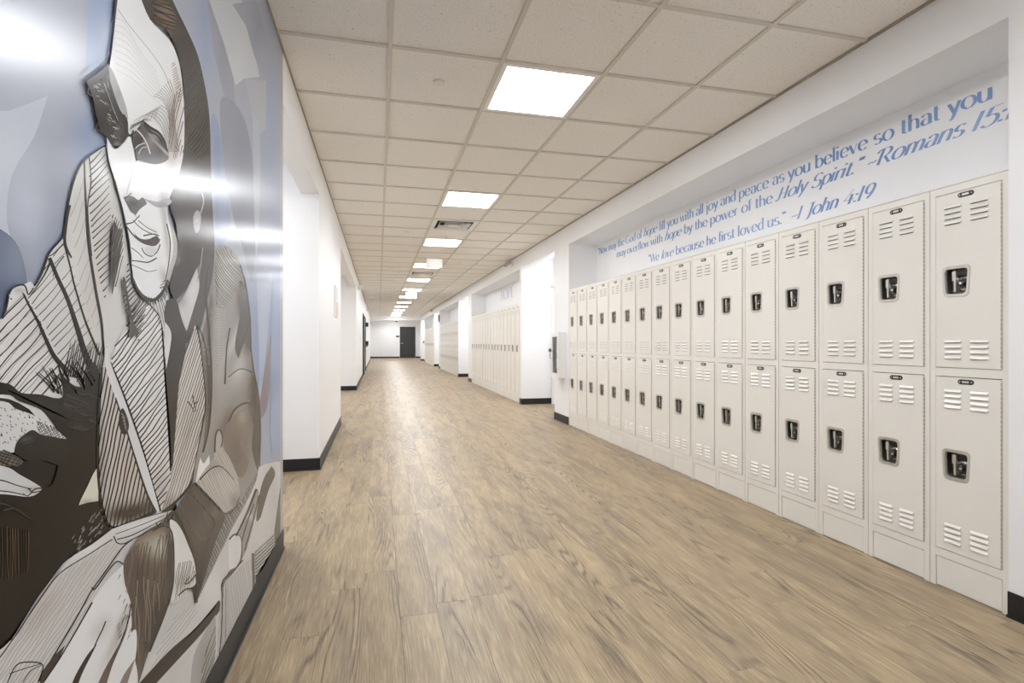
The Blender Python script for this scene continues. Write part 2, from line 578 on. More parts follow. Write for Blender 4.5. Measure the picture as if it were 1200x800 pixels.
for x, y, t in ((0.7, 31.6, 'ceiling light panel hidden behind the beam at the far end'),  # unseen lamps added to brighten the alcove walls and the far end
                (0.7, 33.9, 'ceiling light panel closest to the far end wall, hidden by the beam'),
                (-1.5, 3.45, 'ceiling light panel inside the side opening beside the mural'),
                (-1.5, 9.2, 'ceiling light panel inside the second side opening on the left'),
                (2.70, 7.15, 'small ceiling light inside the first right alcove past the long lockers'),
                (2.70, 14.4, 'small ceiling light inside the second right alcove'),
                (2.70, 21.6, 'small ceiling light inside the third right alcove'),
                (2.70, 28.5, 'small ceiling light inside the farthest right alcove')):
    t_ = thing('ceiling_light', t, 'light', (x, y, ZC - 0.001 if y > 20 and x < 2 else (2.619 if x > 2 else 2.609)), 'added ceiling lights beyond the corridor')
    t_.location.z -= 0.021
    for o_ in (link('frame', lamp_fr, t_), link('diffuser', lamp_df, t_)):
        if x > 2:
            o_.scale = (0.55, 1.0, 1.0)
        elif y < 20:
            o_.scale = (0.7, 0.7, 1.0) if y < 5 else (1.0, 1.0, 1.0)

vent_lab = ['square louvred white ceiling air vent nearest the camera, after the second light', 'second louvred ceiling air vent, after the fourth ceiling light',
            'third louvred ceiling air vent, well down the corridor', 'farthest louvred ceiling air vent near the corridor end']
def ring4(mb, r0, z0, r1, z1, cx, cy, m=0):
    A = [(cx - r0, cy - r0, z0), (cx + r0, cy - r0, z0), (cx + r0, cy + r0, z0), (cx - r0, cy + r0, z0)]
    B = [(cx - r1, cy - r1, z1), (cx + r1, cy - r1, z1), (cx + r1, cy + r1, z1), (cx - r1, cy + r1, z1)]
    A2 = [(p[0], p[1], p[2] + 0.003) for p in A]
    B2 = [(p[0], p[1], p[2] + 0.003) for p in B]
    mb.loft([A, B, B2, A2, A], m)
vp = []
h_ = TILE / 2
f_ = MB(); ring4(f_, 0.292, 0.001, 0.235, 0.001, h_, h_); vp.append(('vent_frame', f_.mesh('vent_frame', M_WHITE)))
for r0, r1 in ((0.208, 0.172), (0.136, 0.108)):
    f_ = MB(); ring4(f_, r0, -0.012, r1, 0.035, h_, h_); vp.append(('vent_vane', f_.mesh('vent_vane', M_WHITE)))
vp.append(('vent_plate', MB().box(h_ - 0.07, h_ + 0.07, h_ - 0.07, h_ + 0.07, -0.010, -0.004).mesh('vent_plate', M_WHITE)))
vp.append(('duct', MB().box(0.05, TILE - 0.05, 0.05, TILE - 0.05, 0.042, 0.049).mesh('duct', M_DARK)))
for k, j in enumerate(VENTS):
    t_ = thing('ceiling_vent', vent_lab[k], 'vent', (GX[2], GY0 + j * TILE, ZC), 'ceiling air vents')
    for nm, me in vp:
        link(nm, me, t_)

def cap(x, y, label, r=0.036):
    o = MB().lathe((0, 0, 0), [(r, 0.004), (r, -0.003), (r - 0.004, -0.006), (0.004, -0.006)], 'Z', 28).build('ceiling_sprinkler', M_TILECAP)
    o.location = (x, y, ZC + 0.003)
    tag(o, label, 'sprinkler', 'flush ceiling sprinkler caps')
M_TILECAP = plain('cream_cap_paint', (234, 230, 223), 0.5)
cap(0.351, 3.022, 'round cream sprinkler cover flush in a tile near the mural')
cap(0.391, 7.22, 'small round sprinkler cover in the ceiling left of the air vent')
cap(1.60, 9.95, 'small round sprinkler cover in the ceiling right of the hanging sign', 0.05)
cap(0.45, 11.41, 'small sprinkler cover far down the left side of the ceiling')
t_ = thing('pendent_sprinkler', 'small pendent sprinkler head just before the third ceiling light', 'sprinkler', (0.982, 7.42, ZC))
MB().lathe((0, 0, 0), [(0.04, 0.003), (0.038, -0.006), (0.012, -0.008), (0.012, -0.03)], 'Z', 16).build('escutcheon', M_WHITE, t_)
h = MB(); h.tube([(-0.012, 0, -0.025), (-0.016, 0, -0.045), (0, 0, -0.06)], 0.003, 6); h.tube([(0.012, 0, -0.025), (0.016, 0, -0.045), (0, 0, -0.06)], 0.003, 6)
h.lathe((0, 0, -0.063), [(0.018, 0), (0.018, 0.003)], 'Z', 12)
h.build('deflector', M_STEEL, t_)

for x0, x1, y, z0, z1, lab in ((0.852, 1.151, 9.30, 2.475, 2.645, 'nearer white hanging sign box below the ceiling lights'),
                               (0.81, 1.12, 15.45, 2.42, 2.60, 'farther white hanging sign box below the ceiling lights')):
    t_ = thing('hanging_sign', lab, 'sign', ((x0 + x1) / 2, y, z1), 'hanging sign boxes')
    w, hh = (x1 - x0) / 2, z1 - z0
    MB().box(-w, w, -0.025, 0.025, -hh, 0).build('housing', M_WHITE, t_, bevel=0.004)
    MB().box(-w + 0.015, w - 0.015, -0.0275, -0.0252, -hh + 0.015, -0.015).build('sign_face', M_SIGNLIT, t_)
    MB().lathe((0, 0, 0), [(0.03, ZC - z1 + 0.002), (0.03, ZC - z1 - 0.006), (0.009, ZC - z1 - 0.008), (0.009, -0.001)], 'Z', 12).build('stem', M_WHITE, t_)

# ------------------------------------------------------------------ lockers
def trap(cy, cz, wt, wb, hh, r, x, n=5):
    """rounded trapezoid outline in the plane x"""
    cs = [(cy - wt / 2, cz + hh / 2), (cy + wt / 2, cz + hh / 2), (cy + wb / 2, cz - hh / 2), (cy - wb / 2, cz - hh / 2)]
    out = []
    for i in range(4):
        p = Vector(cs[i]); a = (Vector(cs[i - 1]) - p).normalized(); b_ = (Vector(cs[(i + 1) % 4]) - p).normalized()
        c = p + (a + b_) * r
        p0, p1 = p + a * r, p + b_ * r
        for k in range(n):
            t = k / (n - 1)
            q = p0 * (1 - t) ** 2 + p * 2 * t * (1 - t) + p1 * t ** 2
            out.append((x, q.x, q.y))
    return out

ST = 0.025            # stile width
DW = 0.2462           # door width
CUPY = 0.041          # centre of the handle recess, towards the far side
def door_mesh(z0, z1, cz):
    """door leaf with a real opening behind the handle cup; face at x = -0.003"""
    y0, y1 = -DW / 2, DW / 2
    xf, xb = -0.003, 0.013
    hw, hh = 0.047, 0.058
    mb = MB()
    c = 0.0015
    O = lambda x, e: [(x, y0 + e, z0 + e), (x, y1 - e, z0 + e), (x, y1 - e, z1 - e), (x, y0 + e, z1 - e)]
    I = lambda x: [(x, CUPY - hw, cz - hh), (x, CUPY + hw, cz - hh), (x, CUPY + hw, cz + hh), (x, CUPY - hw, cz + hh)]
    mb.loft([O(xb, 0), O(xf + c, 0), O(xf, c), I(xf), I(xb), O(xb, 0)])
    return mb.mesh('door', M_LOCK)
def louvre_me():
    mb = MB()
    w, h, d = 0.034, 0.0125, 0.0065
    v = [(0, -w, h), (0, w, h), (0, w, 0), (0, -w, 0), (-d, w - 0.004, 0.0015), (-d, -w + 0.004, 0.0015), (0, w - 0.004, h), (0, -w + 0.004, h)]
    mb.add(v, [(7, 5, 4, 6), (1, 6, 4, 2), (0, 3, 5, 7)], 0)
    mb.add([(-0.0004, -w + 0.002, 0.0), (-0.0004, w - 0.002, 0.0), (-d, w - 0.004, 0.0015), (-d, -w + 0.004, 0.0015)], [(0, 1, 2, 3)], 1)  # underside coloured dark for the shade of the open slit
    return mb
LOUVRE = louvre_me().mesh('louvre', [M_LOCK, M_DARK])
M_PAN = plain('shaded_pan_steel', (124, 120, 113), 0.32, metal=0.9, noise=0.08, nscale=60)  # darker copy of the cup steel, shade of the hollow put into its colour
def cup_mesh(cz):
    mb = MB()
    y, fx = CUPY, -0.0055
    lip = trap(y, cz, 0.092, 0.079, 0.112, 0.017, fx + 0.0005)
    inner = trap(y, cz, 0.086, 0.074, 0.106, 0.016, 0.004)
    mb.loft([trap(y, cz, 0.112, 0.099, 0.138, 0.022, -0.003), trap(y, cz, 0.110, 0.097, 0.136, 0.021, fx), lip, inner], 0)
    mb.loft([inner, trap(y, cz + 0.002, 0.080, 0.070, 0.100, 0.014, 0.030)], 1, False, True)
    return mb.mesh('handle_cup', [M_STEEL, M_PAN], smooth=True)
def latch_mesh(cz):
    mb = MB()
    mb.box(0.004, 0.030, CUPY + 0.006, CUPY + 0.014, cz - 0.045, cz + 0.046)
    mb.box(0.006, 0.012, CUPY + 0.014, CUPY + 0.022, cz + 0.004, cz + 0.044)
    return mb.mesh('latch_plate', M_STEEL)
def slot_mesh(cz):
    return MB().box(0.012, 0.0295, CUPY - 0.034, CUPY + 0.002, cz + 0.026, cz + 0.049).mesh('strike_slot', M_BLACK)  # black block put in for the darkness of an open hole
def dial_mesh(cz):
    mb = MB()
    c = (0.030, CUPY - 0.016, cz - 0.010)
    mb.lathe(c, [(0.031, 0.0), (0.031, -0.008), (0.024, -0.011), (0.022, -0.006)], 'X', 24, 1)
    mb.lathe(c, [(0.021, -0.004), (0.021, -0.014), (0.017, -0.018), (0.013, -0.018), (0.012, -0.028), (0.009, -0.030)], 'X', 20, 0)
    mb.lathe(c, [(0.007, -0.029), (0.006, -0.032)], 'X', 12, 1)
    for k in range(10):
        a = 2 * math.pi * k / 10
        y, z = c[1] + 0.0175 * math.cos(a), c[2] + 0.0175 * math.sin(a)
        mb.box(c[0] - 0.0185, c[0] - 0.012, y - 0.0012, y + 0.0012, z - 0.0012, z + 0.0012, 1)
    return mb.mesh('lock_dial', [M_BLACK, M_CHROME])
def plate_mesh(z1):
    mb = MB()
    z, y = z1 - 0.018, 0.003
    def stad(x, w, h):
        out = []
        for sgn in (1, -1):
            for k in range(6):
                a = -math.pi / 2 + math.pi * k / 5
                out.append((x, y + sgn * (w / 2 - h / 2) + sgn * math.cos(a) * h / 2, z + sgn * math.sin(a) * h / 2))
        return out
    mb.loft([stad(-0.003, 0.062, 0.022), stad(-0.0055, 0.060, 0.020)], 0, False, True)
    mb.box(-0.0066, -0.0050, y - 0.013, y + 0.013, z - 0.0045, z + 0.0045, 1)
    for s in (-1, 1):
        mb.lathe((-0.0055, y + s * 0.0225, z), [(0.0032, 0), (0.0022, -0.0012)], 'X', 8, 1)
    return mb.mesh('number_plate', [M_BLACK, M_STEEL])
def hinge_mesh(z0, z1):
    mb = MB()
    y = -DW / 2 - 0.0015
    n = int((z1 - z0) / 0.019)
    for k in range(n):
        z = z0 + 0.006 + k * (z1 - z0 - 0.012) / n
        mb.box(-0.0045, 0.004, y - 0.0018, y + 0.0022, z, z + 0.0145)
    mb.box(0.004, 0.006, y - 0.002, y + 0.002, z0, z1)
    return mb.mesh('hinge', M_STEELPAINT, fix=False)
M_STEELPAINT = plain('worn_hinge_paint', (186, 180, 170), 0.4, noise=0.08)

def frame_mesh(rails):
    mb = MB()
    e = 0.0018
    for s in (-1, 1):
        a, b_ = sorted((s * (0.15 - e), s * (0.15 - ST + 0.0005)))
        mb.box(0.0, 0.02, a, b_, 0.0, 1.7945)
    for z0, z1 in rails:
        mb.box(0.0004, 0.02, -0.15 + ST - 0.0005, 0.15 - ST + 0.0005, z0, z1)
    mb.box(0.038, 0.384, -0.15 + e, 0.15 - e, 0.0, 1.797)
    mb.box(0.001, 0.384, -0.15 + e, 0.15 - e, 1.7972, 1.800)
    return mb.mesh('body', M_LOCK, fix=False)
GAP_SHADE = MB().box(0.0315, 0.037, -0.1495, 0.1495, 0.002, 1.7965).mesh('recess', M_DARK)  # dark sheet behind the frame, colours in the shade of the seams
KICK = MB().box(0.002, 0.012, -0.15 + ST + 0.0022, 0.15 - ST - 0.0022, 0.004, 0.1322).mesh('kick_panel', M_LOCK)

def make_locker(tiers, fine, label, loc, group):
    """tiers: list of (door bottom, door top, centre of handle recess)"""
    t = thing('locker', label, 'locker', loc, group)
    rails = [(0.135, tiers[0][0] - 0.002)]
    for a, b_ in zip(tiers[:-1], tiers[1:]):
        rails.append((a[1] + 0.0035, b_[0] - 0.002))
    rails.append((tiers[-1][1] + 0.0035, 1.7945))
    link('body', frame_mesh(rails), t)
    link('recess', GAP_SHADE, t)
    link('kick_panel', KICK, t)
    for z0, z1, cz in tiers:
        d = link('door', door_mesh(z0, z1, cz), t)
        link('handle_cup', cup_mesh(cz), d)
        link('number_plate', plate_mesh(z1), d)
        lock_parts = [('latch_plate', latch_mesh(cz)), ('strike_slot', slot_mesh(cz)), ('lock_dial', dial_mesh(cz))]
        for nm, me in lock_parts:
            link(nm, me, d)
        link('hinge', hinge_mesh(z0, z1), d)
        rows = [z1 - 0.055 - 0.0237 * k for k in range(4)] + [z0 + 0.122 - 0.0237 * k for k in range(4)]
        if fine:
            for zz in rows:
                for cy in (0.0535, -0.0475):
                    o = link('louvre', LOUVRE, d)
                    o.location = (-0.003, cy, zz - 0.012)
        else:
            mb = MB()
            l0 = louvre_me()
            for zz in rows:
                for cy in (0.0535, -0.0475):
                    for f, mi in zip(l0.f, l0.mi):
                        vs = [(l0.v[i][0] - 0.003, l0.v[i][1] + cy, l0.v[i][2] + zz - 0.012) for i in f]
                        mb.add(vs, [tuple(range(len(vs)))], mi)
            tag(link('louvres', mb.mesh('louvres', [M_LOCK, M_DARK], fix=False), d), kind='stuff')
    return t
TWO = [(0.174, 0.947, 0.560), (0.989, 1.760, 1.369)]
ONE = [(0.174, 1.760, 0.985)]
def bank(k, tiers, fine, labels, group):
    y0, n = BANKS[k]
    first = None
    for i in range(n):
        loc = (XF, y0 + 0.15 + i * 0.3, 0)
        if first is None:
            first = make_locker(tiers, fine, labels[i], loc, group)
            bpy.context.view_layer.update()
        else:
            copy_tree(first, loc, labels[i])
lab = []
for i in range(16):
    if i == 0: lab.append('largest two-door putty locker, at the right edge beside the near white pillar')
    elif i == 15: lab.append('narrowest-looking two-door putty locker, beside the extinguisher cabinet pillar')
    else: lab.append('two-door putty locker, %s column counted from the near right pillar' % ORD[i])
bank(0, TWO, True, lab, 'two-door lockers under the scripture lettering')
lab = []
for i in range(16):
    if i == 0: lab.append('tall single-door putty locker nearest the camera, by the white alcove wall')
    elif i == 15: lab.append('last tall single-door putty locker of the middle bank, at its far end')
    else: lab.append('tall single-door putty locker, %s from the near end of the second bank' % ORD[i])
bank(1, ONE, False, lab, 'tall lockers of the second bank')
bank(2, TWO, False, ['two-door putty locker, %s from the near end of the third bank' % ORD[i] for i in range(16)], 'lockers of the third bank')
bank(3, ONE, False, ['distant tall putty locker, %s from the near end of the farthest bank' % ORD[i] for i in range(15)], 'lockers of the farthest bank')

# ------------------------------------------------------------------ things on the walls
t_ = thing('extinguisher_cabinet', 'white fire extinguisher cabinet with narrow glass on the white pillar', 'cabinet', (XR, 6.525, 0.615))
cb = MB()
D = 0.10
cb.box(-0.012, -0.001, -0.115, 0.115, 0.01, 0.61)
cb.box(-D, -0.012, -0.12, -0.112, 0.0, 0.62); cb.box(-D, -0.012, 0.112, 0.12, 0.0, 0.62)
cb.box(-D, -0.012, -0.112, 0.112, 0.0, 0.008); cb.box(-D, -0.012, -0.112, 0.112, 0.612, 0.62)
cb.build('case', M_WHITE, t_)
d = MB()
d.box(-D - 0.02, -D - 0.002, -0.125, -0.092, -0.004, 0.624); d.box(-D - 0.02, -D - 0.002, 0.092, 0.125, -0.004, 0.624)
d.box(-D - 0.02, -D - 0.002, -0.092, 0.092, -0.004, 0.065); d.box(-D - 0.02, -D - 0.002, -0.092, 0.092, 0.560, 0.624)
d = d.build('cabinet_door', M_WHITE, t_)
MB().box(-D - 0.014, -D - 0.009, -0.093, 0.093, 0.064, 0.561).build('glass_pane', M_GLASS, d)
h = MB(); h.tube([(-D - 0.02, 0.105, 0.36), (-D - 0.05, 0.105, 0.36), (-D - 0.05, 0.105, 0.26), (-D - 0.02, 0.105, 0.26)], 0.005, 8)
h.build('pull_handle', M_CHROME, d)
MB().box(-0.011, -0.0095, -0.11, 0.11, 0.01, 0.61).build('lining', plain('grey_lining', (96, 94, 98), 0.5), t_)
e_ = thing('fire_extinguisher', 'small red fire extinguisher standing inside the glass-fronted cabinet', 'extinguisher', (XR - 0.056, 6.525, 0.6232))
MB().lathe((0, 0, 0), [(0.03, 0.0), (0.037, 0.006), (0.038, 0.02), (0.038, 0.30), (0.030, 0.335), (0.013, 0.352), (0.013, 0.37)], 'Z', 20).build('cylinder', M_RED, e_, smooth=True)
MB().lathe((0, 0, 0.12), [(0.0384, 0.0), (0.0384, 0.13)], 'Z', 20).build('paper_label', M_WHITE, e_)
v = MB(); v.box(-0.012, 0.012, -0.016, 0.016, 0.37, 0.40); v.box(-0.008, 0.008, -0.06, 0.012, 0.40, 0.408); v.box(-0.008, 0.008, -0.055, 0.0, 0.375, 0.382)
v.build('valve', M_BLACK, e_)
hs = MB(); hs.tube([(0, 0.016, 0.385), (0, 0.045, 0.375), (0, 0.047, 0.30), (0, 0.046, 0.16)], 0.006, 8)
hs.build('hose', M_BLACK, e_)

t_ = thing('wall_notice', 'thin white notice frame on the left wall before the second opening', 'notice', (XL, 6.24, 1.40))
MB().box(0.001, 0.02, -0.17, 0.17, 0.0, 0.36).build('board', M_WHITE, t_, bevel=0.002)
MB().box(0.02, 0.0215, -0.15, 0.15, 0.20, 0.345).build('upper_print', plain('grey_print', (214, 214, 216), 0.4, noise=0.12, nscale=60), t_)
MB().box(0.02, 0.0215, -0.15, 0.15, 0.015, 0.18).build('lower_print', M_ORANGE, t_)

def camera_thing(label, loc, s, group):
    """small wall camera on an arm; s = side of the corridor it hangs over"""
    t = thing('security_camera', label, 'camera', loc, group)
    MB().lathe((0, 0, 0), [(0.05, s * 0.001), (0.05, s * 0.02), (0.02, s * 0.03), (0.016, s * 0.075)], 'X', 16).build('mount', M_WHITE, t, smooth=True)
    MB().tube([(s * 0.085, -0.06, 0.0), (s * 0.085, 0.19, -0.012)], 0.036, 14).build('housing', plain('grey_housing', (176, 174, 172), 0.35), t, smooth=True)
    MB().tube([(s * 0.085, 0.19, -0.012), (s * 0.085, 0.235, -0.014)], 0.034, 14).build('lens_hood', M_BLACK, t, smooth=True)
    return t
camera_thing('grey security camera with black lens on the header above the second lockers', (XR, 9.15, 2.595), -1, 'security cameras')
camera_thing('distant dark security camera on the header by the third lockers', (XR, 23.3, 2.56), -1, 'security cameras')
t_ = thing('dome_camera', 'small dark dome camera under the beam at the far end', 'camera', (1.05, YE + 0.1, HDR_R))
MB().lathe((0, 0, 0), [(0.09, -0.001), (0.09, -0.03), (0.07, -0.035)], 'Z', 16).build('mount', M_WHITE, t_)
MB().lathe((0, 0, 0), [(0.07, -0.035), (0.06, -0.075), (0.03, -0.1), (0.005, -0.106)], 'Z', 16).build('dome', M_BLACK, t_, smooth=True)
t_ = thing('wall_clock', 'round dark clock on the white pillar before the farthest lockers', 'clock', (XR, 20.95, 2.09))
MB().lathe((0, 0, 0), [(0.16, -0.001), (0.16, -0.03), (0.14, -0.04), (0.13, -0.03)], 'X', 28).build('rim', M_BLACK, t_)
MB().lathe((0, 0, 0), [(0.128, -0.03), (0.128, -0.033)], 'X', 28).build('dial', plain('grey_dial', (130, 130, 132), 0.4), t_)
hh = MB(); hh.box(-0.037, -0.034, -0.006, 0.006, 0, 0.1); hh.box(-0.037, -0.034, -0.07, 0, -0.006, 0.006)
hh.build('clock_hands', M_BLACK, t_)

for y, z, lab in ((13.0, 2.46, 'white emergency light box high on the left wall, the nearer one'), (22.0, 2.47, 'white emergency light box high on the left wall, the farther one')):
    t_ = thing('emergency_light', lab, 'light', (XL, y, z), 'emergency lights on the left wall')
    MB().box(0.001, 0.06, -0.14, 0.14, -0.06, 0.06).build('housing', M_WHITE, t_, bevel=0.004)
    for s in (-1, 1):
        MB().lathe((0.06, s * 0.09, 0.02), [(0.02, 0), (0.045, 0.03), (0.045, 0.05), (0.035, 0.052)], 'X', 14).build('lamp_head', M_WHITE, t_, smooth=True)
for y, z0, lab in ((19.95, 1.70, 'small dark sign projecting from the left wall, upper one'), (20.06, 0.98, 'small dark box on the left wall, lower one')):
    o = MB().box(0.001, 0.11, -0.012, 0.012, 0, 0.16).build('wall_plaque', M_BLACK)
    o.location = (XL, y + 0.2, z0)
    tag(o, lab, 'sign')
t_ = thing('room_plaque', 'small black room plaque beside the far black door', 'sign', (1.28, YFAR, 1.44))
MB().box(-0.115, 0.115, -0.012, -0.001, 0, 0.11).build('plate', M_BLACK, t_)
MB().box(-0.09, 0.09, -0.0135, -0.012, 0.035, 0.065).build('print_strip', M_LGREY, t_)
sw = thing('light_switch', 'white light switch plate on the left wall before the grey doors', 'switch', (XL, 14.4, 1.15))
MB().box(0.001, 0.008, -0.04, 0.04, 0, 0.12).build('plate', M_WHITE, sw, bevel=0.001)
MB().box(0.008, 0.014, -0.008, 0.008, 0.04, 0.08).build('toggle', M_WHITE, sw)
t_ = thing('wall_handle', 'small grey handle on the end wall of the farthest alcove', 'handle', (2.62, ALC_R[3][1], 1.05))  # box shape standing for a small door handle
MB().box(-0.07, 0.07, -0.09, -0.001, 0, 0.12).build('case', plain('handle_grey', (70, 70, 72), 0.4), t_, bevel=0.006)
MB().box(-0.04, 0.04, -0.075, -0.02, -0.02, 0.0).build('handle_stem', M_BLACK, t_)

# ------------------------------------------------------------------ lettering: stroke letterforms drawn with a broad pen
def arc(cx, cy, rx, ry, a0, a1, n=14):
    return [(cx + rx * math.cos(math.radians(a0 + (a1 - a0) * k / n)), cy + ry * math.sin(math.radians(a0 + (a1 - a0) * k / n))) for k in range(n + 1)]
def archn(x0, x1, y=0.62):
    r = (x1 - x0) / 2
    return [(x0, y - 0.05)] + arc(x0 + r, y, r, 1.0 - y, 165, 0, 10) + [(x1, 0.0)]
AS = 1.58
GL = {
 'n': ([[(.10, 0), (.10, 1)], archn(.10, .60)], .72),
 'm': ([[(.10, 0), (.10, 1)], archn(.10, .55), archn(.55, 1.0)], 1.12),
 'h': ([[(.10, 0), (.10, AS)], archn(.10, .60)], .72),
 'u': ([[(.08, 1), (.08, .36)] + arc(.33, .36, .25, .37, 180, 345, 10), [(.60, 1), (.60, 0)]], .72),
 'o': ([arc(.40, .5, .34, .51, 90, 450, 26)], .80),
 'e': ([[(.08, .54), (.68, .54)] + arc(.38, .5, .31, .51, 8, 318, 22)], .74),
 'c': ([arc(.40, .5, .33, .51, 48, 315, 20)], .70),
 'a': ([[(.10, .80)] + arc(.32, .72, .24, .29, 140, 0, 10) + [(.56, .1), (.62, 0)], arc(.32, .28, .24, .28, 80, 370, 18)], .68),
 'd': ([arc(.36, .5, .30, .51, 40, 320, 20), [(.62, AS), (.62, 0)]], .74),
 'b': ([[(.10, AS), (.10, 0)], arc(.38, .5, .30, .51, 140, -140, 20)], .74),
 'p': ([[(.10, 1), (.10, -.5)], arc(.38, .5, .30, .51, 140, -140, 20)], .74),
 'i': ([[(.10, 0), (.10, 1)], [(.10, 1.3), (.10, 1.46)]], .26),
 'j': ([[(.16, 1), (.16, -.25)] + arc(-.02, -.25, .18, .22, 0, -95, 6), [(.16, 1.3), (.16, 1.46)]], .32),
 'l': ([[(.10, 0), (.10, AS)]], .26),
 't': ([[(.18, 1.32), (.18, .2)] + arc(.33, .2, .15, .2, 180, 300, 6), [(.02, 1), (.40, 1)]], .44),
 'f': ([[(.16, 0), (.16, 1.3)] + arc(.33, 1.3, .17, .26, 180, 60, 6), [(.02, 1), (.36, 1)]], .38),
 's': ([arc(.30, .75, .22, .26, 35, 255, 12) + arc(.30, .25, .24, .26, 80, -145, 12)], .58),
 'v': ([[(.02, 1), (.32, 0)], [(.32, 0), (.60, 1)]], .62),
 'w': ([[(.02, 1), (.26, 0)], [(.26, 0), (.48, .96)], [(.46, 1), (.70, 0)], [(.70, 0), (.92, 1)]], .94),
 'y': ([[(.02, 1), (.33, .04)], [(.62, 1), (.30, -.12), (.20, -.40), (.06, -.48)]], .64),
 'r': ([[(.10, 0), (.10, 1)], [(.10, .68)] + arc(.33, .72, .21, .28, 160, 40, 8)], .50),
 'N': ([[(.10, 0), (.10, 1.5)], [(.10, 1.5), (.82, 0)], [(.82, 0), (.82, 1.5)]], .94),
 'G': ([arc(.58, .75, .48, .77, 50, 330, 24) + [(1.0, .62)], [(.70, .66), (1.04, .66)]], 1.14),
 'W': ([[(.02, 1.5), (.34, 0)], [(.34, 0), (.64, 1.4)], [(.62, 1.5), (.94, 0)], [(.94, 0), (1.24, 1.5)]], 1.24),
 'H': ([[(-.12, .12), (-.08, -.02), (.02, .0), (.14, .2), (.18, 1.5)], [(.78, 1.5), (.78, 0)], [(.05, .76), (.95, .76)]], 1.0),
 'S': ([arc(.44, 1.12, .32, .38, 30, 250, 14) + arc(.44, .38, .36, .39, 75, -160, 14)], .86),
 'R': ([[(.14, 0), (.14, 1.5)], [(-.2, 1.2), (-.1, 1.42), (.14, 1.5)] + arc(.42, 1.12, .30, .38, 88, -95, 12), [(.40, .74), (.85, 0), (1.0, .02)]], .92),
 'J': ([[(.10, 1.44), (.7, 1.5)], [(.46, 1.5), (.46, .1)] + arc(.24, .1, .22, .45, 0, -110, 8)], .62),
 'I': ([[(.12, 0), (.12, 1.5)]], .34),
 '1': ([[(.12, 0), (.12, 1.5)]], .34),
 '3': ([arc(.34, 1.12, .26, .38, 140, -80, 12) + arc(.34, .38, .30, .39, 85, -150, 14)], .72),
 '4': ([[(.55, 1.5), (.04, .5)], [(.0, .46), (.85, .46)], [(.56, 1.0), (.56, 0)]], .84),
 '5': ([[(.18, 1.48), (.66, 1.5)], [(.18, 1.48), (.14, .86)] + arc(.36, .42, .34, .46, 120, -150, 14)], .76),
 '9': ([arc(.38, 1.0, .30, .48, 0, 360, 22), [(.68, 1.0), (.62, .5), (.40, .02)]], .78),
 ':': ([[(.10, .04), (.10, .20)], [(.10, .76), (.10, .92)]], .28),
 '.': ([[(.10, 0), (.10, .17)]], .26),
 '~': ([[(.02, .42), (.14, .56), (.28, .5), (.42, .44), (.54, .58)]], .62),
 '"': ([[(.08, 1.5), (.05, 1.2)], [(.28, 1.5), (.25, 1.2)]], .40),
 'k': ([[(.10, 0), (.10, AS)], [(.56, 1), (.12, .42)], [(.24, .56), (.60, 0)]], .64),
 'E': ([[(.12, 0), (.12, 1.5)], [(.12, 1.5), (.6, 1.5)], [(.12, .78), (.55, .78)], [(.12, 0), (.62, 0)]], .72),
 'O': ([arc(.46, .75, .40, .77, 90, 450, 26)], .94),
 'P': ([[(.12, 0), (.12, 1.5)], [(.12, 1.5)] + arc(.34, 1.12, .28, .38, 90, -90, 12) + [(.12, .74)]], .72),
}
GL['H2'] = ([[(.12, 0), (.12, 1.5)], [(.62, 0), (.62, 1.5)], [(.12, .78), (.62, .78)]], .76)
SPACE = 0.40
def pen(pts, mb, thick, thin, sx, shear, place):
    pts = [(x, y) for x, y in pts]
    n = len(pts)
    left, right = [], []
    for i, (x, y) in enumerate(pts):
        a, b_ = pts[max(0, i - 1)], pts[min(n - 1, i + 1)]
        dx, dy = b_[0] - a[0], b_[1] - a[1]
        l = math.hypot(dx, dy) or 1
        nx, ny = -dy / l, dx / l
        # down-strokes and verticals are thick, up-strokes to the right and horizontals thin
        if n == 2 and dx * dy > 0 and abs(dx) > 0.1:
            w = thin
        else:
            w = thin + (thick - thin) * abs(nx) ** 1.6
        left.append((x + nx * w / 2, y + ny * w / 2))
        right.append((x - nx * w / 2, y - ny * w / 2))
    vs = []
    for (x, y) in left + right:
        vs.append(place((x + shear * y) * sx, y))
    mb.add(vs, [(i, i + 1, n + i + 1, n + i) for i in range(n - 1)])
def layout(runs):
    """runs: list of (text, italic) -> [(glyph, x, italic)], width"""
    out, x = [], 0.0
    for text, it in runs:
        for ch in text:
            if ch == ' ':
                x += SPACE
                continue
            st, adv = GL[ch]
            if ch == ':':
                out.append((st[:1], x, it))
                st = st[1:]
            out.append((st, x, it))
            x += adv + (0.06 if not it else 0.05)
        if it: x += 0.22
    return out, x
def lettering(name, runs, ystart, yend, z, xh, xplane, mat, label, group, thick=0.215):
    g, w = layout(runs)
    sx = abs(ystart - yend) / w          # metres per unit of advance
    count = 0
    root = thing(name, label, 'lettering', (xplane, ystart, z), group)
    for st, x, it in g:
        mb = MB()
        for k, q in enumerate(st):
            pen(q, mb, thick, 0.05, 1.0, 0.30 if it else 0.0, lambda u, v, k=k: (-0.00012 * k, -u * sx, v * xh))
        count += 1
        link('letter', mb.mesh('letter', mat, fix=False), root).location = (-0.0004 * (count % 2), -x * sx, 0)
    return root
G_ = 'scripture lettering above the lockers'
XT = NICHE - 0.0012
lettering('lettering', [('"Now may the God of ', 0), ('hope', 1), (' fill you with all joy and peace as you believe so that you', 0)],
          6.24, 1.80, 1.165 + EYE, 0.0575, XT, M_BLUE, 'upper line of blue lettering above the lockers, ending so that you', G_)
r2 = [('may overflow with ', 0), ('hope', 1), (' by the power of the ', 0), ('Holy Spirit." ~Romans 15:13', 1)]
